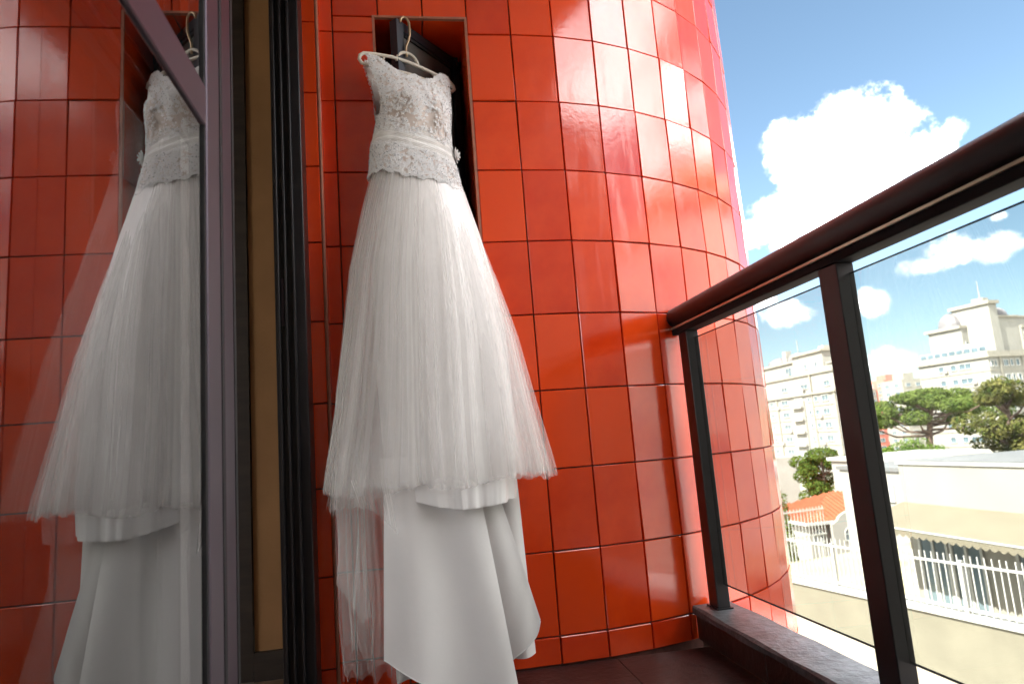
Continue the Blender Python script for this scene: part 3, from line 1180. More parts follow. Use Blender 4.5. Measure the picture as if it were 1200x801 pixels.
def skirt(name, mt, ztop, hem, seed, sx, sd, dx, nu, nv, freqs, amps, parent, hemj=0.006, gather=0.35, taper=0.0):
    th = np.linspace(0, 2 * np.pi, nu, endpoint=False)
    F = fold_fn(th, seed, freqs, amps)
    r2 = np.random.default_rng(seed + 99)
    hz = hem(th) + hemj * np.interp(np.arange(nu), np.arange(0, nu + 8, 5)[:nu // 5 + 2], r2.uniform(-1, 1, nu // 5 + 2))
    rowsP = []
    fine = fold_fn(th, seed + 5, (61, 97), (0.5, 0.4))
    for j in range(nv):
        v = j / (nv - 1)
        z = ztop + (hz - ztop) * v
        amp = gather * 0.15 + v ** 0.9
        drift = 0.05 * np.sin(3 * v + 4 * th) * v
        sxx = sx * (1 - taper * v ** 1.5)
        x, y = ring(z, th + drift, sxx * (1 + F * amp * 0.085 + fine * 0.004), sd * (1 + F * amp * 0.20 + fine * 0.006), dx)
        rowsP.append(np.stack([x, clampy(y, x, z), z + tilt(z, x)], -1))
    return link(name, grid_mesh(name, np.stack(rowsP), mt, closed_u=True), parent)


def left_side(th):
    return np.clip(-np.cos(th), 0, 1) ** 2


skirt('satin_underskirt', M['satin'], 1.53, lambda t: 0.516 + 0.005 * np.sin(3 * t + 0.6) + 0.04 * left_side(t), 3, 0.88, 0.88, 0.028, 420, 60,
      (7, 11, 17), (0.55, 0.35, 0.2), dress, 0.001, taper=0.39)
skirt('tulle_layer', M['tulle2'], 1.53, lambda t: 0.582 + 0.008 * np.sin(7 * t) - 0.06 * left_side(t), 21, 0.92, 0.93, 0.0, 760, 40,
      (9, 17, 31), (0.5, 0.32, 0.10), dress)
skirt('tulle_layer', M['tulle'], 1.53, lambda t: 0.576 + 0.010 * np.sin(6 * t + 2), 34, 1.0, 1.0, 0.0, 900, 40,
      (8, 14, 37), (0.55, 0.35, 0.10), dress)
skirt('tulle_layer', M['tulle'], 1.53, lambda t: 0.588 + 0.010 * np.sin(8 * t + 1), 47, 0.965, 0.98, -0.002, 900, 40,
      (10, 15, 41), (0.5, 0.35, 0.10), dress)
skirt('tulle_layer', M['tulle'], 1.53, lambda t: 0.580 + 0.010 * np.sin(5 * t + 4), 58, 0.985, 0.99, 0.002, 900, 40,
      (7, 12, 33), (0.6, 0.4, 0.10), dress)

# ---- satin train falling to the floor: a front panel and a panel that swings out behind it
def satin_panel(xt0, xt1, xb0, xb1, zt, zbu, zbv, y0, yd, foldf, name='satin_train'):
    nu, nv = 140, 70
    U, V = np.meshgrid(np.linspace(0, 1, nu), np.linspace(0, 1, nv))
    zb = np.interp(U, zbu, zbv)
    k = np.exp(-((np.arange(-9, 10)) / 4.0) ** 2)
    k /= k.sum()
    pad = np.pad(zb[0], 9, mode='edge')
    zb = np.repeat(np.convolve(pad, k, mode='valid')[None, :], nv, 0)
    Z = zt + (zb - zt) * V
    X = xt0 + (xt1 - xt0) * U + ((xb0 - xt0) + ((xb1 - xt1) - (xb0 - xt0)) * U) * V ** 0.9
    Y = y0 + yd * U + foldf(U, V)
    # small hanging creases
    Y = Y + 0.0012 * np.sin(13 * U + 9 * V + 2 * np.sin(7 * V)) * np.sin(5 * V + 3 * U)
    Pn = np.stack([X, Y, Z], -1)
    o = link(name, grid_mesh(name, Pn, M['satin']), dress)
    MB().tube([Vector(q) for q in Pn[-1, ::3]], 0.0016, 5).build('hem_edge', M['lace'], o, True)
    return o


satin_panel(-0.080, 0.155, -0.104, 0.236, 0.66, [0, 0.1, 0.35, 0.7, 1], [0.15, 0.128, 0.085, 0.045, 0.05], 1.885, 0.0,
            lambda U, V: -(0.30 + 0.70 * V) * 0.020 * np.cos(2 * np.pi * (U - 0.22 - 0.06 * V) / 0.66) - 0.035 * V - 0.02 * np.sin(np.pi * U))
satin_panel(0.060, 0.196, 0.150, 0.326, 0.66, [0, 0.35, 0.72, 0.9, 0.97, 1], [0.03, 0.075, 0.115, 0.14, 0.16, 0.19], 1.945, 0.03,
            lambda U, V: (0.25 + 0.75 * V) * 0.016 * np.sin(2 * np.pi * (U * 0.8 + 0.15)) - 0.02 * V)
U, V = np.meshgrid(np.linspace(0, 1, 60), np.linspace(0, 1, 30))
# back of the train (hangs behind, closer to the wall)
Xs2 = -0.10 + 0.40 * U + 0.02 * V
Ys2 = 2.04 + 0.03 * np.sin(2 * np.pi * U * 3) * V
Z2 = 0.66 + (0.03 + 0.04 * U - 0.66) * V
link('satin_train', grid_mesh('satin_train', np.stack([Xs2, Ys2, Z2], -1), M['satin']), dress)
# hemmed flap folded over below the tulle, at the left
U, V = np.meshgrid(np.linspace(0, 1, 60), np.linspace(0, 1, 20))
Xf = -0.170 + 0.10 * U + 0.02 * V
Yf = 1.83 + 0.030 * np.sin(np.pi * U * 1.3 + 1.4 * V) + 0.02 * U
Zf = 0.61 - (0.075 + 0.075 * U ** 2) * V
link('hem_flap', grid_mesh('hem_flap', np.stack([Xf, Yf, Zf], -1), M['tulle2']), dress)


# ---- tulle train at the left: gathered sheer strips with ragged ends
def sheer(x0, x1, y0, z0, zb0, zb1, seed, nf, amp, slant=0.0):
    r2 = np.random.default_rng(seed)
    nu, nv = 200, 40
    U, V = np.meshgrid(np.linspace(0, 1, nu), np.linspace(0, 1, nv))
    rag = np.interp(np.linspace(0, 1, nu), np.linspace(0, 1, 16), r2.uniform(-1, 1, 16))
    rag = np.convolve(np.pad(rag, 6, mode='edge'), np.ones(13) / 13, mode='valid')
    zb = zb0 + (zb1 - zb0) * U + 0.022 * rag[None, :]
    Z = z0 + (zb - z0) * V
    ph = r2.uniform(0, 6, 4)
    f = np.sin(2 * np.pi * nf * U + ph[0] + 1.2 * V) + 0.5 * np.sin(2 * np.pi * nf * 2.3 * U + ph[1] - V)
    X = x0 + (x1 - x0) * U + slant * V + 0.010 * np.sin(5 * V + ph[2] + 3 * U) * V + 0.006 * f
    Y = y0 + amp * f + 0.02 * np.sin(4 * V + ph[3])
    link('tulle_train', grid_mesh('tulle_train', np.stack([X, Y, Z], -1), M['tulle3']), dress)


sheer(-0.225, -0.078, 1.935, 0.70, 0.12, 0.08, 1, 2.6, 0.018, 0.005)
sheer(-0.212, -0.085, 1.905, 0.68, 0.20, 0.12, 2, 2.2, 0.016, -0.004)
sheer(-0.228, -0.150, 1.965, 0.70, 0.10, 0.08, 3, 1.6, 0.014, 0.010)
sheer(-0.215, -0.120, 1.885, 0.68, 0.36, 0.22, 5, 1.8, 0.012, 0.0)
sheer(-0.190, -0.130, 1.985, 1.02, 0.53, 0.51, 8, 1.2, 0.006, -0.068)

# ------------------------------------------------------------------ the hanger
hg = empty('clothes_hanger', (0.05, 2.06, 2.08), 'cream plastic clothes hanger hooked on the window sash above the dress', 'hanger')
hc = Vector((0.050, 2.123, 0))
ha = R(26)
he = Vector((math.cos(ha), math.sin(ha), 0))


def hp(u, z):
    q = hc + he * u
    return (q.x, q.y, z + 0.030 if z < 2.08 else z + 0.02)


hook = [hp(-0.022, 2.100), hp(-0.018, 2.116), hp(-0.008, 2.125), hp(0.004, 2.122), hp(0.012, 2.110), hp(0.013, 2.090), hp(0.012, 2.050),
        hp(0.006, 2.030), hp(-0.004, 2.005), hp(-0.006, 1.985), hp(-0.004, 1.968)]
MB().tube(hook, 0.0042, 8).build('hook', M['hook'], hg, True)
arch = [hp(-0.040 * math.cos(a) - 0.002, 1.942 + 0.040 * math.sin(a)) for a in np.linspace(0, math.pi, 14)]
MB().tube(arch, 0.0052, 8).build('arch', M['hanger'], hg, True)
body = [hp(-0.172, 1.925), hp(-0.160, 1.936), hp(-0.12, 1.944), hp(-0.06, 1.951), hp(0.0, 1.949), hp(0.05, 1.942), hp(0.10, 1.932), hp(0.16, 1.918), hp(0.172, 1.906),
        hp(0.176, 1.893), hp(0.166, 1.882), hp(0.150, 1.884), hp(0.10, 1.896), hp(0.0, 1.905), hp(-0.10, 1.902), hp(-0.150, 1.897), hp(-0.168, 1.899), hp(-0.176, 1.910)]
# only the shoulder part is bent up at its tips into loops
MB().tube(body, 0.0058, 8, close=True).build('shoulder_bar', M['hanger'], hg, True)
for s in (-1, 1):
    nt_ = [hp(s * 0.088, 1.940), hp(s * 0.092, 1.928), hp(s * 0.104, 1.922), hp(s * 0.114, 1.930)]
    MB().tube(nt_, 0.0036, 6).build('strap_notch', M['hanger'], hg, True)

# ================================================================== outside the balcony
M.update({
    'asphalt': pmat('street_concrete', (0.46, 0.44, 0.40), 0.9, 0.2, 0.5, 0.2, 20),
    'earth': pmat('ground_far', (0.24, 0.22, 0.17), 0.95, 0.35, 0.05),
    'paving': pmat('garden_paving', (0.30, 0.27, 0.17), 0.9, 0.3, 1.2, 0.2, 12),
    'beige_wall': pmat('beige_render', (0.155, 0.14, 0.107), 0.9, 0.10, 1.5, 0.35, 30),
    'white_paint': pmat('white_paint', (0.36, 0.355, 0.345), 0.6, 0.05, 3),
    'white_render': pmat('white_render', (0.26, 0.25, 0.232), 0.85, 0.06, 0.4, 0.1, 8),
    'cream_render': pmat('cream_render', (0.23, 0.216, 0.19), 0.85, 0.08, 0.6, 0.2, 10),
    'limewash': pmat('grey_limewash', (0.24, 0.24, 0.24), 0.85, 0.06, 0.4, 0.1, 8),
    'trim': pmat('stone_trim', (0.25, 0.232, 0.20), 0.85, 0.1, 1.0),
    'awning': pmat('awning_canvas', (0.135, 0.118, 0.085), 0.85, 0.06, 2.0, 0.05, 60),
    'window_glass': pmat('window_glass', (0.10, 0.14, 0.17), 0.12, 0.3, 0.6, spec=0.8),
    'dome': pmat('dome_sheet', (0.14, 0.13, 0.14), 0.5, 0.2, 0.6),
    'terracotta': pmat('terracotta_roof', (0.25, 0.062, 0.025), 0.8, 0.22, 2.5, 0.4, 14),
    'concrete': pmat('grey_concrete', (0.34, 0.31, 0.29), 0.9, 0.15, 0.5, 0.2, 5),
    'red_render': pmat('red_render', (0.45, 0.15, 0.12), 0.9, 0.1, 0.2),
    'roof_metal': pmat('grey_roof_sheet', (0.12, 0.12, 0.125), 0.5, 0.15, 1.0),
    'bark': pmat('bark', (0.10, 0.065, 0.05), 0.95, 0.4, 3.0, 0.5, 8),
    'leaf_pine': leaf_mat('needle_green', (0.030, 0.055, 0.012), (0.10, 0.14, 0.030)),
    'leaf_araucaria': leaf_mat('araucaria_green', (0.045, 0.075, 0.018), (0.130, 0.165, 0.045)),
    'leaf_bright': leaf_mat('bright_green', (0.06, 0.11, 0.018), (0.13, 0.19, 0.035)),
    'leaf_yellow': leaf_mat('yellow_green', (0.035, 0.060, 0.014), (0.16, 0.145, 0.05)),
})

# ground: one sheet that falls a little away from the house and runs to the horizon
gx = [-4000, -400, -60, 0, 6, 12, 18, 24, 40, 90, 400, 5000]
gy = [-4000, -400, -60, -10, 0, 10, 20, 26, 32, 45, 120, 400, 5000]
P = np.zeros((len(gy), len(gx), 3))
for j, y in enumerate(gy):
    for i, x in enumerate(gx):
        d = max(x, y * 0.75)
        P[j, i] = (x, y, -5.2 - 3.3 * min(max((d - 14) / 10, 0), 1) - (6.0 if max(abs(x), abs(y)) > 90 else 0) * min(1, (max(abs(x), abs(y)) - 90) / 100))
g = link('ground', grid_mesh('ground', P, M['earth']))
tag(g, kind='structure')
st = bbox_obj('street', 1.9, 7.75, -60, 60, -5.19, -5.12, M['asphalt'])
tag(st, kind='structure')
sw = bbox_obj('pavement', 6.4, 9.9, -40, 28, -5.118, -5.0, M['cream_render'])
tag(sw, kind='structure')

# ---- boundary wall with white bar fence
F0, F1 = Vector((8.06, 14.54, 0)), Vector((9.10, 9.62, 0))
fd = (F1 - F0).normalized()
fnn = Vector((-fd.y, fd.x, 0))        # points to the garden side
if fnn.x < 0:
    fnn = -fnn


def fxf(p):
    q = F0 + fd * p[0] + fnn * p[1]
    return (q.x, q.y, p[2])


bw = empty('boundary_wall', tuple(F0 + fd * 3 + Vector((0, 0, -5))), 'beige rendered boundary wall below the white bar fence', 'wall')
MB().box(-12, 12, -0.02, 0.16, -5.0, -2.74, xf=fxf).build('wall_body', M['beige_wall'], bw)
MB().box(-12, 12, -0.07, 0.21, -2.74, -2.655, xf=fxf).build('coping', M['white_paint'], bw)
gd = MB().box(-5.5, 12, 0.165, 20, -5.1, -3.7, xf=fxf).build('garden', M['paving'])
tag(gd, kind='structure')

fe = empty('bar_fence', tuple(F0 + fd * 3 + Vector((0, 0, -2.65))), 'white metal bar fence standing on the beige boundary wall', 'fence')
for z in (-2.58, -1.86):
    MB().box(-6, 9, 0.05, 0.085, z - 0.018, z + 0.018, xf=fxf).build('fence_rail', M['white_paint'], fe)
bar_me = MB().box(-0.008, 0.008, -0.008, 0.008, 0, 0.93).mesh('bar', M['white_paint'])
ang = math.atan2(fd.y, fd.x)
k = 0
u = -5.5
while u < 8.5:
    q = Vector(fxf((u, 0.0675, -2.64)))
    o = bpy.data.objects.new('bar', bar_me)
    COL.objects.link(o)
    o.parent = fe
    o.location = q - fe.location
    o.rotation_euler = (R(rnd.gauss(0, 0.25)), R(rnd.gauss(0, 0.35)), ang)
    u += 0.118
for u in (-4.2, -1.45, 1.35, 4.1, 6.9):
    MB().box(u - 0.03, u + 0.03, 0.038, 0.098, -2.652, -1.80, xf=fxf).build('post', M['white_paint'], fe)
# second fence run, along the garden's far side
fe2 = empty('bar_fence', tuple(Vector(fxf((-3.0, 5, -3.7)))), 'shorter white bar fence across the garden behind the front fence', 'fence')
for z in (-2.95, -2.15):
    MB().box(-5.4, -5.36, 0.3, 6.5, z - 0.02, z + 0.02, xf=fxf).build('fence_rail', M['white_paint'], fe2)
v_ = 0.4
while v_ < 6.5:
    q = Vector(fxf((-5.38, v_, -3.66)))
    o = bpy.data.objects.new('bar', bar_me)
    COL.objects.link(o)
    o.parent = fe2
    o.location = q - fe2.location
    o.scale = (1, 1, 1.72)
    o.rotation_euler = (0, R(rnd.gauss(0, 0.3)), ang)
    v_ += 0.135

# ---- low building with the canvas awning
ab = empty('awning_building', (13, 10.5, -3.7), 'low cream building with flat grey roof and beige canvas awning', 'building')
AX0, AY1, AZ = 11.0, 14.28, -0.37
MB().box(AX0, 18.5, 3.0, AY1, -3.7, AZ - 0.05).build('wall', M['cream_render'], ab)
MB().box(AX0 - 0.04, 18.54, 2.96, AY1 + 0.04, AZ - 0.05, AZ).build('roof_edge', M['white_paint'], ab)
MB().box(AX0 + 0.15, 18.3, 3.1, AY1 - 0.12, AZ + 0.002, AZ + 0.03).build('roof', M['roof_metal'], ab)


def plain_window(y0, y1, z0, z1, parent, n=2, xf=None, fr=0.05):
    """framed window on a wall facing -x"""
    x = AX0
    w = MB()
    w.box(x - 0.05, x + 0.02, y0, y1, z0, z0 + fr)
    w.box(x - 0.05, x + 0.02, y0, y1, z1 - fr, z1)
    for i in range(n + 1):
        c = y0 + (y1 - y0 - fr) * i / n
        w.box(x - 0.05, x + 0.02, c, c + fr, z0 + fr, z1 - fr)
    o = w.build('window', M['white_paint'], parent)
    MB().box(x - 0.02, x - 0.012, y0 + fr, y1 - fr, z0 + fr, z1 - fr).build('pane', M['window_glass'], o)
    return o


plain_window(13.15, 14.0, -3.45, -1.78, ab, 2, fr=0.07)
plain_window(12.25, 13.10, -3.45, -1.78, ab, 2, fr=0.07)
plain_window(10.55, 11.50, -3.45, -1.85, ab, 1, fr=0.07)
aw = MB()
ny = 61
ya = np.linspace(3.2, 14.32, ny)
for i in range(ny - 1):
    y0, y1 = ya[i], ya[i + 1]
    aw.quad((AX0 - 0.003, y0, -1.27), (AX0 - 0.003, y1, -1.27), (9.80, y1, -1.62), (9.80, y0, -1.62))
aw.poly([(AX0 - 0.003, 14.32, -1.27), (AX0 - 0.003, 14.32, -1.62), (9.80, 14.32, -1.62)])
awo = aw.build('awning', M['awning'], ab)
va = MB()
yy = 3.2
while yy < 14.3:
    pts = []
    w = 0.185
    for s_ in range(9):
        a = math.pi * s_ / 8
        pts.append((9.798, yy + w * s_ / 8, -1.72 - 0.055 * math.sin(a)))
    pts = [(9.798, yy, -1.622)] + pts + [(9.798, yy + w, -1.622)]
    va.poly(pts)
    yy += w
va.build('valance', M['awning'], awo)
MB().tube([(9.80, 3.2, -1.622), (9.80, 14.32, -1.622)], 0.02, 8).build('front_bar', M['white_paint'], awo)
for y in (13.6, 9.4, 5.2):
    MB().tube([(AX0, y, -1.9), (9.82, y, -1.64)], 0.018, 6).build('arm', M['white_paint'], awo)
lb = empty('low_building', (21, 27, -8), 'small pale flat-roofed building left of the awning building', 'building')
MB().box(20, 26, 24.6, 30, -8.5, -1.62).build('wall', M['white_render'], lb)
MB().box(19.9, 26.1, 24.5, 30.1, -1.62, -1.46).build('roof', M['roof_metal'], lb)
MB().box(19.92, 20.0, 26.4, 27.0, -2.9, -2.2).build('window', M['white_paint'], lb)
lb2 = empty('low_building', (27, 40, -8), 'low white building half hidden behind the railing post', 'building')
MB().box(27.5, 34, 36.5, 42, -8.5, -1.9).build('wall', M['white_render'], lb2)
MB().box(27.3, 34.2, 36.3, 42.2, -1.9, -1.7).build('roof', M['white_paint'], lb2)

# ---- small house with terracotta roof and curved gable
hs = empty('tiled_roof_house', (25, 38, -8.4), 'small white house with orange tiled roof and curved gable behind the fence', 'house')
HX0, HX1, HY0, HY1, HE, HR = 21.5, 29.5, 36.0, 42.0, -4.85, -3.62
MB().box(HX0 + 0.35, HX1 - 0.35, HY0 + 0.35, HY1 - 0.35, -8.5, HE).build('wall', M['white_render'], hs)
rf = MB()
a, b, c, d = (HX0, HY0, HE), (HX1, HY0, HE), (HX1, HY1, HE), (HX0, HY1, HE)
r0, r1 = (HX0 + 3.6, 39, HR), (HX1 - 3.6, 39, HR)
rf.poly([a, b, r1, r0]).poly([b, c, r1]).poly([c, d, r0, r1]).poly([d, a, r0]).poly([d, c, b, a])
rfo = rf.build('roof', M['terracotta'], hs)
for i in range(26):      # rows of roof tiles: raised ribs on the near slopes
    t = i / 26
    x = HX0 + (HX1 - HX0) * (i + 0.5) / 26
    e = Vector((x, HY0, HE + 0.02))
    lim = min((x - HX0) / 3.6, (HX1 - x) / 3.6, 1.0)
    tp = e + Vector((0, 3.0 * lim, (HR - HE) * lim))
    MB().tube([e, tp], 0.07, 5).build('tile_row', M['terracotta'], rfo)
for i in range(18):
    y = HY0 + (HY1 - HY0) * (i + 0.5) / 18
    e = Vector((HX0, y, HE + 0.02))
    lim = min((y - HY0) / 3.0, (HY1 - y) / 3.0)
    tp = e + Vector((3.6 * lim, 0, (HR - HE) * lim))
    MB().tube([e, tp], 0.07, 5).build('tile_row', M['terracotta'], rfo)
MB().box(HX0 - 0.05, HX1 + 0.05, HY0 - 0.06, HY0 - 0.003, HE - 0.16, HE + 0.02).build('fascia', M['white_paint'], hs)
MB().box(HX0 - 0.06, HX0 - 0.003, HY0, HY1, HE - 0.16, HE + 0.02).build('fascia', M['white_paint'], hs)
gp = [(22.9, HY0 - 0.25, -8.4)]
for i in range(25):
    t = i / 24
    x = 22.9 + 2.4 * t
    h = -5.02 + 0.55 * math.sin(math.pi * t) ** 1.4 + (0.10 if 0.18 < t < 0.82 else 0)
    gp.append((x, HY0 - 0.25, h))
gp.append((25.3, HY0 - 0.25, -8.4))
MB().prism(gp[::-1], (0, 0.22, 0)).build('gable', M['white_render'], hs)


def arch_window(x, y, z0, z1, w, parent):
    pts = [(x - w / 2, y, z0), (x + w / 2, y, z0)]
    for i in range(9):
        a = math.pi * i / 8
        pts.append((x + w / 2 * math.cos(a), y, z1 - w / 2 + w / 2 * math.sin(a)))
    o = MB().prism(pts, (0, 0.04, 0)).build('window', M['window_glass'], parent)
    f = MB()
    f.tube([Vector(p) + Vector((0, -0.01, 0)) for p in pts], 0.035, 5, close=True)
    f.box(x - 0.02, x + 0.02, y - 0.03, y - 0.002, z0, z1 - 0.03)
    f.box(x - w / 2, x - 0.021, y - 0.03, y - 0.002, (z0 + z1) / 2 - 0.02, (z0 + z1) / 2 + 0.02)
    f.box(x + 0.021, x + w / 2, y - 0.03, y - 0.002, (z0 + z1) / 2 - 0.02, (z0 + z1) / 2 + 0.02)
    f.build('frame', M['white_paint'], o)


arch_window(23.9, HY0 - 0.30, -5.95, -5.25, 0.66, hs)
arch_window(22.35, HY0 + 0.30, -6.0, -5.3, 0.6, hs)


# ---- far buildings: boxes set on two axes, each window its own piece
def far_window_mesh(w, h, key, dark):
    f = MB()
    fr = 0.14
    f.box(-w / 2 - fr, w / 2 + fr, -0.18, 0.05, -h / 2 - fr, -h / 2, 0)
    f.box(-w / 2 - fr, w / 2 + fr, -0.18, 0.05, h / 2, h / 2 + fr, 0)
    f.box(-w / 2 - fr, -w / 2, -0.18, 0.05, -h / 2, h / 2, 0)
    f.box(w / 2, w / 2 + fr, -0.18, 0.05, -h / 2, h / 2, 0)
    if w > 1.2:
        f.box(-0.05, 0.05, -0.12, 0.05, -h / 2, h / 2, 0)
    f.box(-w / 2, w / 2, -0.06, 0.05, -h / 2, h / 2, 1)
    return f.mesh('window', [M['white_paint'], M['window_glass'] if dark else M['concrete']])


wcache = {}


def far_window(parent, pos, ang, w, h, dark=True):
    key = (round(w, 2), round(h, 2), dark)
    if key not in wcache:
        wcache[key] = far_window_mesh(w, h, key, dark)
    o = bpy.data.objects.new('window', wcache[key])
    COL.objects.link(o)
    o.parent = parent
    o.location = Vector(pos) - parent.location
    o.rotation_euler = (0, 0, ang)
    return o


# left tower: facade runs along y at x = 87.5 and faces -x
t1 = empty('apartment_tower', (95, 145, -14), 'white apartment tower with small grey domes beside the round red wall', 'building')
X1 = 87.5
MB().box(X1, X1 + 7, 128.7, 166, -16, 6.8).build('wall', M['white_render'], t1)
MB().box(X1 - 0.5, X1 + 7.4, 128.3, 166.4, 6.8, 7.3).build('cornice', M['trim'], t1)
MB().box(X1 + 0.2, X1 + 6.8, 129.0, 166, 7.3, 11.2).build('wall', M['white_render'], t1)
MB().box(X1 - 0.2, X1 + 7.0, 128.6, 166, 11.2, 11.6).build('cornice', M['trim'], t1)
MB().box(X1 + 2.0, X1 + 6.8, 145.0, 162, 11.6, 14.9).build('penthouse', M['white_render'], t1)
MB().box(X1 + 1.5, X1 + 7.0, 144.6, 162.4, 14.9, 15.4).build('cornice', M['trim'], t1)
MB().box(X1 + 1.0, X1 + 6.6, 133.0, 144.55, 11.6, 15.9).build('penthouse', M['white_render'], t1)
MB().box(X1 + 0.5, X1 + 6.9, 132.5, 144.58, 15.9, 16.4).build('cornice', M['trim'], t1)
MB().box(X1 + 1.6, X1 + 6, 129.4, 132.95, 11.6, 13.0).build('penthouse', M['white_render'], t1)
MB().box(X1 + 1.3, X1 + 6.3, 129.0, 132.45, 13.0, 13.4).build('cornice', M['trim'], t1)
MB().box(X1 + 3.0, X1 + 4.4, 150.2, 151.8, 15.4, 18.3).build('chimney', M['white_render'], t1)
MB().box(X1 + 3.0, X1 + 5.0, 135.0, 137.0, 16.4, 17.4).build('chimney', M['white_render'], t1)


def dome(cx, cy, z, rx, ry, rz_, parent, name='dome'):
    d = MB()
    nr, ns = 6, 16
    for i in range(nr):
        a0, a1 = math.pi / 2 * i / nr, math.pi / 2 * (i + 1) / nr
        for j in range(ns):
            b0, b1 = 2 * math.pi * j / ns, 2 * math.pi * (j + 1) / ns
            q = [(cx + rx * math.cos(a) * math.cos(b), cy + ry * math.cos(a) * math.sin(b), z + rz_ * math.sin(a)) for a, b in ((a0, b0), (a0, b1), (a1, b1), (a1, b0))]
            d.quad(*q)
    return d.build(name, M['dome'], parent)


dome(X1 + 4.5, 147.3, 15.4, 2.6, 2.4, 2.1, t1)
dome(X1 + 5, 156.5, 15.4, 3.0, 3.0, 2.0, t1)
MB().tube([(X1 + 4, 146.5, 15.4), (X1 + 4, 146.5, 20.4)], 0.09, 6).build('antenna', M['trim'], t1)
for k in range(7):
    z = 5.75 - 2.85 * k
    for (y, w, h) in ((154.2, 1.5, 0.9), (148.3, 2.6, 0.95), (138.4, 0.8, 0.9), (135.7, 1.2, 1.0), (132.4, 2.2, 1.1)):
        far_window(t1, (X1, y, z), R(-90), w, h, True)
    far_window(t1, (X1 - 0.01, 142.4, z - 0.5), R(-90), 3.0, 2.1, False)
    for x in (2.0, 5.0):
        far_window(t1, (X1 + x, 128.7, z), 0, 1.6, 1.1, True)
for (y, w, h) in ((148.0, 2.4, 0.9), (139.8, 2.6, 0.9), (131.4, 2.0, 1.0)):
    far_window(t1, (X1 + 0.2, y, 8.8), R(-90), w, h, True)
far_window(t1, (X1 + 2.0, 148.2, 13.0), R(-90), 2.4, 1.8, True)
far_window(t1, (X1 + 1.0, 139.5, 13.3), R(-90), 0.9, 1.0, True)
far_window(t1, (X1 + 1.0, 135.4, 13.2), R(-90), 0.9, 1.0, True)
MB().box(X1 - 0.25, X1 - 0.02, 136.85, 137.15, -16, 11.2).build('downpipe', M['trim'], t1)
MB().box(X1 - 0.35, X1 - 0.02, 140.3, 144.6, -16, 5.7).build('bay', M['white_render'], t1)
for (y0, y1) in ((144.9, 150.5), (129.0, 134.0)):
    MB().box(X1 - 0.1, X1 + 0.05, y0, y1, 11.6, 12.5).build('balustrade', M['trim'], t1)

for k in range(7):
    z = 4.25 - 2.85 * k
    MB().box(X1 - 0.14, X1 - 0.005, 128.8, 136.8, z, z + 0.22).build('floor_band', M['trim'], t1)
    MB().box(X1 - 0.14, X1 - 0.005, 144.65, 165.9, z, z + 0.22).build('floor_band', M['trim'], t1)
    bl = MB().box(X1 - 1.1, X1 - 0.36, 140.4, 144.5, z - 0.15, z).build('balcony', M['white_render'], t1)
    MB().box(X1 - 1.1, X1 - 1.04, 140.4, 144.5, z, z + 0.95).build('balustrade', M['white_paint'], bl)
for (y, z) in ((134.0, 1.6), (150.6, 4.4), (146.4, -1.2), (134.1, -4.1), (150.5, -4.0), (139.6, 7.9)):
    MB().box(X1 - 0.5, X1 - 0.145, y, y + 0.9, z, z + 0.6).build('air_conditioner', M['concrete'], t1)
for y in (128.72, 151.5, 157.5):
    MB().box(X1 - 0.22, X1 - 0.145, y, y + 0.7, -16, 6.79).build('pilaster_strip', M['trim'], t1)

# right tower: near corner C, long face along a (away, +y), short face along b (+x)
t2 = empty('apartment_tower', (124, 131, -14), 'tall white apartment tower with stepped penthouse and grey domes at the right', 'building')
C2 = Vector((119.22, 122.94, 0))
ea = Vector((-0.193, 0.981, 0)).normalized()
eb = Vector((0.981, 0.193, 0)).normalized()


def txf(p):
    q = C2 + ea * p[0] + eb * p[1]
    return (q.x, q.y, p[2])


def tbox(name, a0, a1, b0, b1, z0, z1, mt):
    return MB().box(a0, a1, b0, b1, z0, z1, xf=txf).build(name, M[mt], t2)


tbox('wall', 0, 16.2, 0, 24, -16, 11.4, 'white_render')
tbox('cornice', -0.5, 16.7, -0.5, 24.5, 11.4, 11.9, 'trim')
tbox('parapet', -0.2, 16.3, -0.2, 0.1, 11.9, 12.7, 'trim')
tbox('parapet', -0.2, 0.1, 0.1, 24, 11.9, 12.7, 'trim')
tbox('penthouse', 5.8, 13.6, 1.6, 14, 11.9, 18.6, 'white_render')
tbox('cornice', 5.6, 14.2, 1.0, 14.4, 18.6, 19.2, 'trim')
tbox('penthouse', 0.3, 5.75, 3.4, 5.9, 11.9, 22.9, 'white_render')
tbox('penthouse', 0.8, 8.0, 5.95, 12.4, 11.9, 20.0, 'white_render')
tbox('cornice', 0.4, 8.2, 5.93, 12.41, 20.0, 20.4, 'trim')
tbox('penthouse', 5.75, 8.6, 3.4, 5.9, 19.2, 22.9, 'white_render')
tbox('cornice', -0.2, 9.0, 2.9, 6.3, 22.9, 23.6, 'trim')
tbox('roof_house', 1.5, 4.0, 3.8, 5.6, 23.6, 24.5, 'white_render')
tbox('wing', 0.4, 8, 12.45, 22, 11.9, 17.6, 'white_render')
tbox('cornice', 0.1, 8.2, 12.42, 22.3, 17.6, 18.1, 'trim')
tbox('wing', 2.2, 8, 12.45, 18, 18.1, 20.2, 'white_render')
tbox('cornice', 1.9, 8.2, 12.43, 18.3, 20.2, 20.6, 'trim')
p = txf((9.6, 3.9, 0))
dome(p[0], p[1], 19.2, 2.3, 2.8, 3.5, t2)
p = txf((3.0, 8.6, 0))
dome(p[0], p[1], 20.4, 2.5, 2.5, 2.2, t2)
p = txf((2.6, 4.6, 0))
MB().tube([(p[0], p[1], 24.5), (p[0], p[1], 28.5)], [0.14, 0.05], 6).build('antenna', M['trim'], t2)
aA = math.atan2(-ea.y, -ea.x)
aB = math.atan2(eb.y, eb.x)
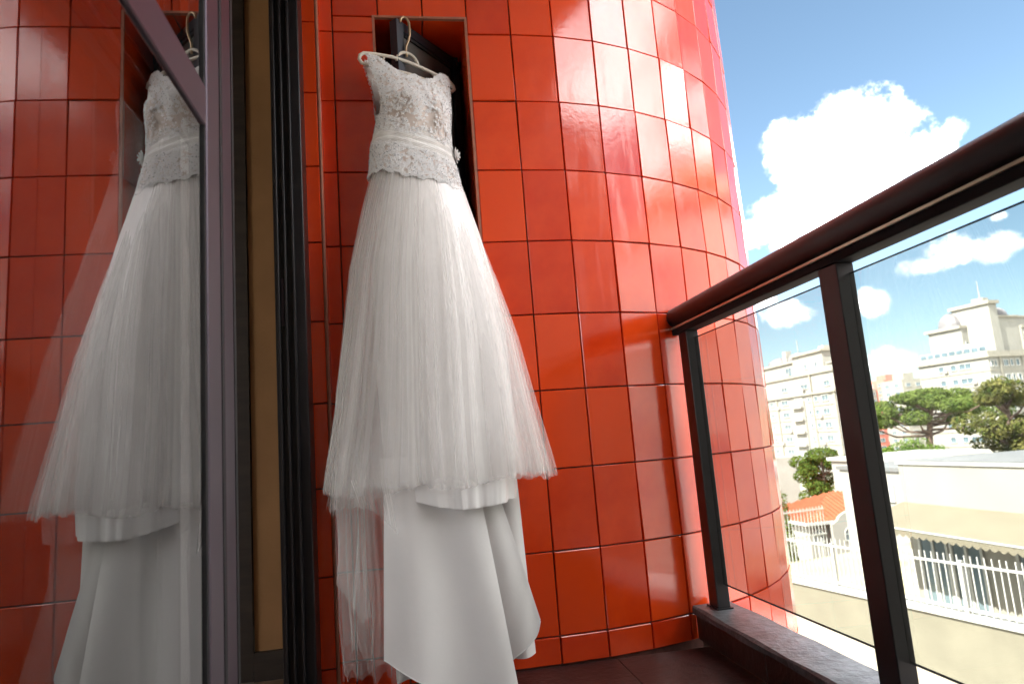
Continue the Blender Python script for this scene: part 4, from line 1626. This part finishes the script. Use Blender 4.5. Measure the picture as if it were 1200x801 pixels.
for k in range(7):
    z = 10.1 - 3.1 * k
    for (a, w) in ((10.6, 1.2), (7.75, 1.2), (5.1, 2.6)):
        far_window(t2, txf((a, 0, z)), aA, w, 1.05)
    for (b, w) in ((0.8, 0.5), (1.9, 0.5), (5.0, 1.3), (6.8, 0.7), (8.6, 0.9), (11.5, 1.5), (14.5, 1.3), (18, 1.3)):
        far_window(t2, txf((0, b, z)), aB, w, 1.2)
for b in (13.6, 15.4, 17.6, 20.0):
    far_window(t2, txf((0.4, b, 14.2)), aB, 1.0, 1.2)
    far_window(t2, txf((0.4, b, 16.2)), aB, 0.7, 0.9)
far_window(t2, txf((5.75, 2.6, 15.0)), aB, 0.6, 1.0)
for k in range(6):
    z = 8.55 - 3.1 * k
    tbox('floor_band', 0.0, 16.1, -0.13, -0.004, z, z + 0.2, 'trim')
    tbox('floor_band', -0.13, -0.004, 0.0, 24, z, z + 0.2, 'trim')
for (a, z) in ((9.1, 9.2), (3.0, 6.2), (12.6, 6.0), (12.4, 0.2)):
    tbox('air_conditioner', a, a + 0.9, -0.5, -0.135, z, z + 0.6, 'concrete')
for b in (3.1, 10.0, 16.3):
    tbox('pilaster_strip', -0.2, -0.135, b, b + 0.5, -16, 11.39, 'trim')
# terrace glass screens
for i in range(9):
    a0 = 0.3 + i * 1.72
    g = tbox('screen', a0, a0 + 1.6, 0.5, 0.56, 12.0, 14.0 + (0.8 if i in (1, 2, 3, 4) else 0), 'white_paint')
    MB().box(a0 + 0.12, a0 + 1.48, 0.44, 0.49, 12.9, 13.8, xf=txf).build('pane', M['window_glass'], g)


def far_block(name, label, x, y, wx, wy, z0, z1, mt, rows_, bands, cat='building', top=None):
    b = empty(name, (x + wx / 2, y + wy / 2, z0), label, cat)
    MB().box(x, x + wx, y, y + wy, z0, z1).build('wall', M[mt], b)
    for k in range(rows_):
        z = z1 - 2.2 - 3.0 * k
        for (v, w) in bands:
            far_window(b, (x, y + wy * v, z), R(-90), w, 1.3)
            far_window(b, (x + wx * v, y, z), 0, w * 0.8, 1.3)
    if top:
        MB().box(x + wx * 0.3, x + wx * 0.75, y + wy * 0.2, y + wy * 0.7, z1, z1 + top).build('roof_house', M[mt], b)
    return b


far_block('distant_tower', 'terracotta red tower block far behind the railing post', 206, 268, 10, 12, -20, 17.0, 'red_render', 11, ((0.25, 2.0), (0.7, 2.0)), top=2.4)
far_block('distant_tower', 'pale low annex in front of the distant terracotta tower', 199, 273, 6.5, 9, -20, 13.5, 'cream_render', 9, ((0.3, 2.4), (0.72, 2.4)))
far_block('distant_tower', 'cream tower block between the red tower and the white one', 186, 232, 9.5, 12, -20, 14.5, 'cream_render', 10, ((0.25, 2.2), (0.7, 2.2)), top=2.6)
far_block('distant_tower', 'lower salmon apartment block under the tree crown', 178, 246, 13, 8, -20, 3.0, 'red_render', 6, ((0.2, 2.4), (0.5, 2.4), (0.8, 2.4)))
far_block('concrete_block', 'plain grey concrete block beside the round red wall', 32.0, 57, 1.95, 4, -12, -2.2, 'concrete', 0, ())
MB().box(31.2, 31.95, 57.5, 60, -12, -0.6).build('concrete_shaft', M['concrete'], bpy.data.objects['concrete_block'])


# ---- trees
def leaf_clump(mb, c, rx, ry, rz_, n, size, r2, flat=0.5):
    for i in range(n):
        while True:
            q = r2.uniform(-1, 1, 3)
            l = q @ q
            if l < 1 and l > 0.12:
                break
        q = q / math.sqrt(l) * (l ** 0.5) ** 0.55
        p = Vector((c[0] + q[0] * rx, c[1] + q[1] * ry, c[2] + q[2] * rz_))
        nrm = Vector((q[0], q[1], q[2] + flat + r2.normal() * 0.5)) + Vector(r2.normal(size=3)) * 0.55
        nrm.normalize()
        t = nrm.cross(Vector(r2.normal(size=3))).normalized()
        b = nrm.cross(t)
        s = size * r2.uniform(0.6, 1.3)
        mb.quad(p - t * s, p - b * s * 0.5, p + t * s, p + b * s * 0.5)


def tree(name, label, base, top, trunk_r, clumps, leaf, n, size, seed, limbs=True, group=None, cat='tree', flat=0.5):
    r2 = np.random.default_rng(seed)
    t = empty(name, base, label, cat, group)
    tr = MB()
    B, Tp = Vector(base), Vector(top)
    pts = [B.lerp(Tp, i / 6) + Vector((r2.normal() * trunk_r * 0.4, r2.normal() * trunk_r * 0.4, 0)) for i in range(7)]
    tr.tube(pts, [trunk_r * (1.15 - 0.75 * i / 6) for i in range(7)], 8)
    if limbs:
        for (c, rx, ry, rz_) in clumps:
            C = Vector(c)
            f = min(max((C.z - B.z) / max(Tp.z - B.z, 0.1) - 0.12, 0.25), 0.95)
            s = B.lerp(Tp, f)
            mid = s.lerp(C, 0.55) + Vector((0, 0, -0.12 * (C - s).length))
            tr.tube([s, mid, C], [trunk_r * 0.36, trunk_r * 0.24, trunk_r * 0.10], 6)
    tr.build('trunk', M['bark'], t, True)
    cr_ = MB()
    vol = sum(rx * ry * rz_ for (_, rx, ry, rz_) in clumps)
    for (c, rx, ry, rz_) in clumps:
        leaf_clump(cr_, c, rx, ry, rz_, int(n * rx * ry * rz_ / vol), size, r2, flat)
    cr_.build('crown', M[leaf], t)
    return t


# umbrella pine (araucaria) far behind the awning building
r2 = np.random.default_rng(5)
cl = []
tx, ty = 49.6, 58.8
for k in range(17):
    a = 2 * math.pi * k / 17 * 1.0 + r2.uniform(-0.15, 0.15)
    d = r2.uniform(3.2, 6.0)
    cl.append(((tx + d * math.cos(a), ty + d * math.sin(a), 1.55 + r2.uniform(-1.5, 0.9) - 0.05 * d), r2.uniform(1.1, 1.6), r2.uniform(1.1, 1.6), r2.uniform(0.5, 0.75)))
for k in range(8):
    a = 2 * math.pi * k / 8 + 0.3
    d = r2.uniform(1.0, 2.6)
    cl.append(((tx + d * math.cos(a), ty + d * math.sin(a), 2.3 + r2.uniform(-0.3, 0.5)), r2.uniform(1.2, 1.7), r2.uniform(1.2, 1.7), r2.uniform(0.5, 0.8)))
tree('umbrella_pine', 'flat-topped umbrella pine with bare trunk before the white towers', (49.0, 59.6, -9), (tx, ty, 2.5), 0.42, cl, 'leaf_araucaria', 17000, 0.16, 6)
# dense tree at the right edge
cl = []
for k in range(42):
    a = r2.uniform(0, 6.28)
    h = r2.uniform(-3.8, 2.3)
    d = r2.uniform(0.5, 4.2) * (1.0 - max(h - 0.5, 0) * 0.4)
    cl.append(((44.0 + d * math.cos(a), 44.6 + d * math.sin(a), h), r2.uniform(0.8, 1.3), r2.uniform(0.8, 1.3), r2.uniform(0.5, 0.85)))
tree('leafy_tree', 'dense yellow-green tree at the right edge above the grey roof', (44.0, 44.6, -9), (44.0, 44.6, 1.6), 0.35, cl, 'leaf_yellow', 18000, 0.15, 8)
# pine behind the house
cl = []
for k in range(24):
    h = r2.uniform(-6.4, -1.9)
    wmax = 2.2 if h > -4.4 else 1.8
    a = r2.uniform(0, 6.28)
    d = r2.uniform(0.2, wmax)
    cl.append(((33.0 + d * math.cos(a), 51.6 + d * math.sin(a), h), r2.uniform(0.7, 1.1), r2.uniform(0.7, 1.1), r2.uniform(0.45, 0.75)))
cl.append(((32.9, 51.5, -1.95), 1.3, 1.3, 0.6))
tree('pine_tree', 'dark green pine with gaps behind the orange-roofed house', (33.0, 51.8, -9.5), (33.0, 51.6, -2.0), 0.20, cl, 'leaf_pine', 12000, 0.12, 12)
# cypress beside the grey block
cl = [((18.35, 32.5, -8 + 0.62 * k), 0.55 - 0.045 * k, 0.55 - 0.045 * k, 0.55) for k in range(9)]
tree('cypress', 'narrow dark cypress against the edge of the round red wall', (18.35, 32.5, -8.6), (18.35, 32.5, -3.0), 0.10, cl, 'leaf_pine', 2600, 0.08, 13, limbs=False)
# round shrubs / street trees between pine trunk and post
for i, (x, y, z, r_, lab) in enumerate(((36.3, 48.2, -2.75, 1.5, 'bright green round tree right beside the railing post'),
                                      (38.3, 47.2, -2.1, 1.9, 'bright green round tree left of the umbrella pine trunk'),
                                      (40.2, 48.4, -2.9, 1.5, 'smaller bright green tree at the foot of the umbrella pine'),
                                      (34.6, 46.2, -3.4, 1.2, 'dark low hedge tree above the small pale building'))):
    cl = []
    for k in range(9):
        a = r2.uniform(0, 6.28)
        d = r2.uniform(0.1, 0.8) * r_
        cl.append(((x + d * math.cos(a), y + d * math.sin(a), z + r2.uniform(-0.6, 0.45) * r_), r_ * r2.uniform(0.4, 0.6), r_ * r2.uniform(0.4, 0.6), r_ * r2.uniform(0.3, 0.5)))
    tree('round_tree', lab, (x, y, -9), (x, y, z), 0.15, cl, 'leaf_pine' if i == 3 else 'leaf_bright', 2600, 0.11, 20 + i, group='trees between post and pine')

# street trees across the road, out of frame to the right; the glazed tiles mirror them
r2 = np.random.default_rng(77)
for i, (x, y, lab) in enumerate(((14.0, -12.5, 'nearest street tree across the road, seen only mirrored in the tiles'), (15.0, -17.0, 'second street tree across the road, seen only mirrored in the tiles'),
                               (14.2, -21.5, 'third street tree across the road, seen only mirrored in the tiles'), (15.2, -26.5, 'fourth street tree across the road, seen only mirrored in the tiles'),
                               (14.4, -31.5, 'farthest street tree across the road, seen only mirrored in the tiles'))):
    cl = []
    for k in range(14):
        a = r2.uniform(0, 6.28)
        d = r2.uniform(0.3, 2.6)
        cl.append(((x + d * math.cos(a), y + d * math.sin(a), r2.uniform(-1.6, 3.0)), r2.uniform(1.0, 1.6), r2.uniform(1.0, 1.6), r2.uniform(0.8, 1.2)))
    tree('street_tree', lab, (x, y, -5.2), (x, y, 2.2), 0.25, cl, 'leaf_bright', 3200, 0.30, 90 + i, group='street trees across the road')

# unseen house added across the street to bounce sunlight onto the dress
op = empty('fill_house', (15, 2.5, -5.1), 'unseen pale grey house added across the street to bounce sunlight, mirrored in the tiles', 'building')
OX0, OX1, OY0, OY1, OZ = 10.4, 19.0, -9.0, 7.0, 5.0
MB().box(OX0, OX1, OY0, OY1, -5.1, OZ).build('wall', M['limewash'], op)
MB().box(OX0 - 0.25, OX1 + 0.25, OY0 - 0.25, OY1 + 0.25, OZ, OZ + 0.3).build('cornice', M['trim'], op)
for k in range(3):
    for j in range(4):
        far_window(op, (OX0, OY1 - 2.2 - 3.6 * j, 3.2 - 3.0 * k), R(-90), 1.2, 1.2)
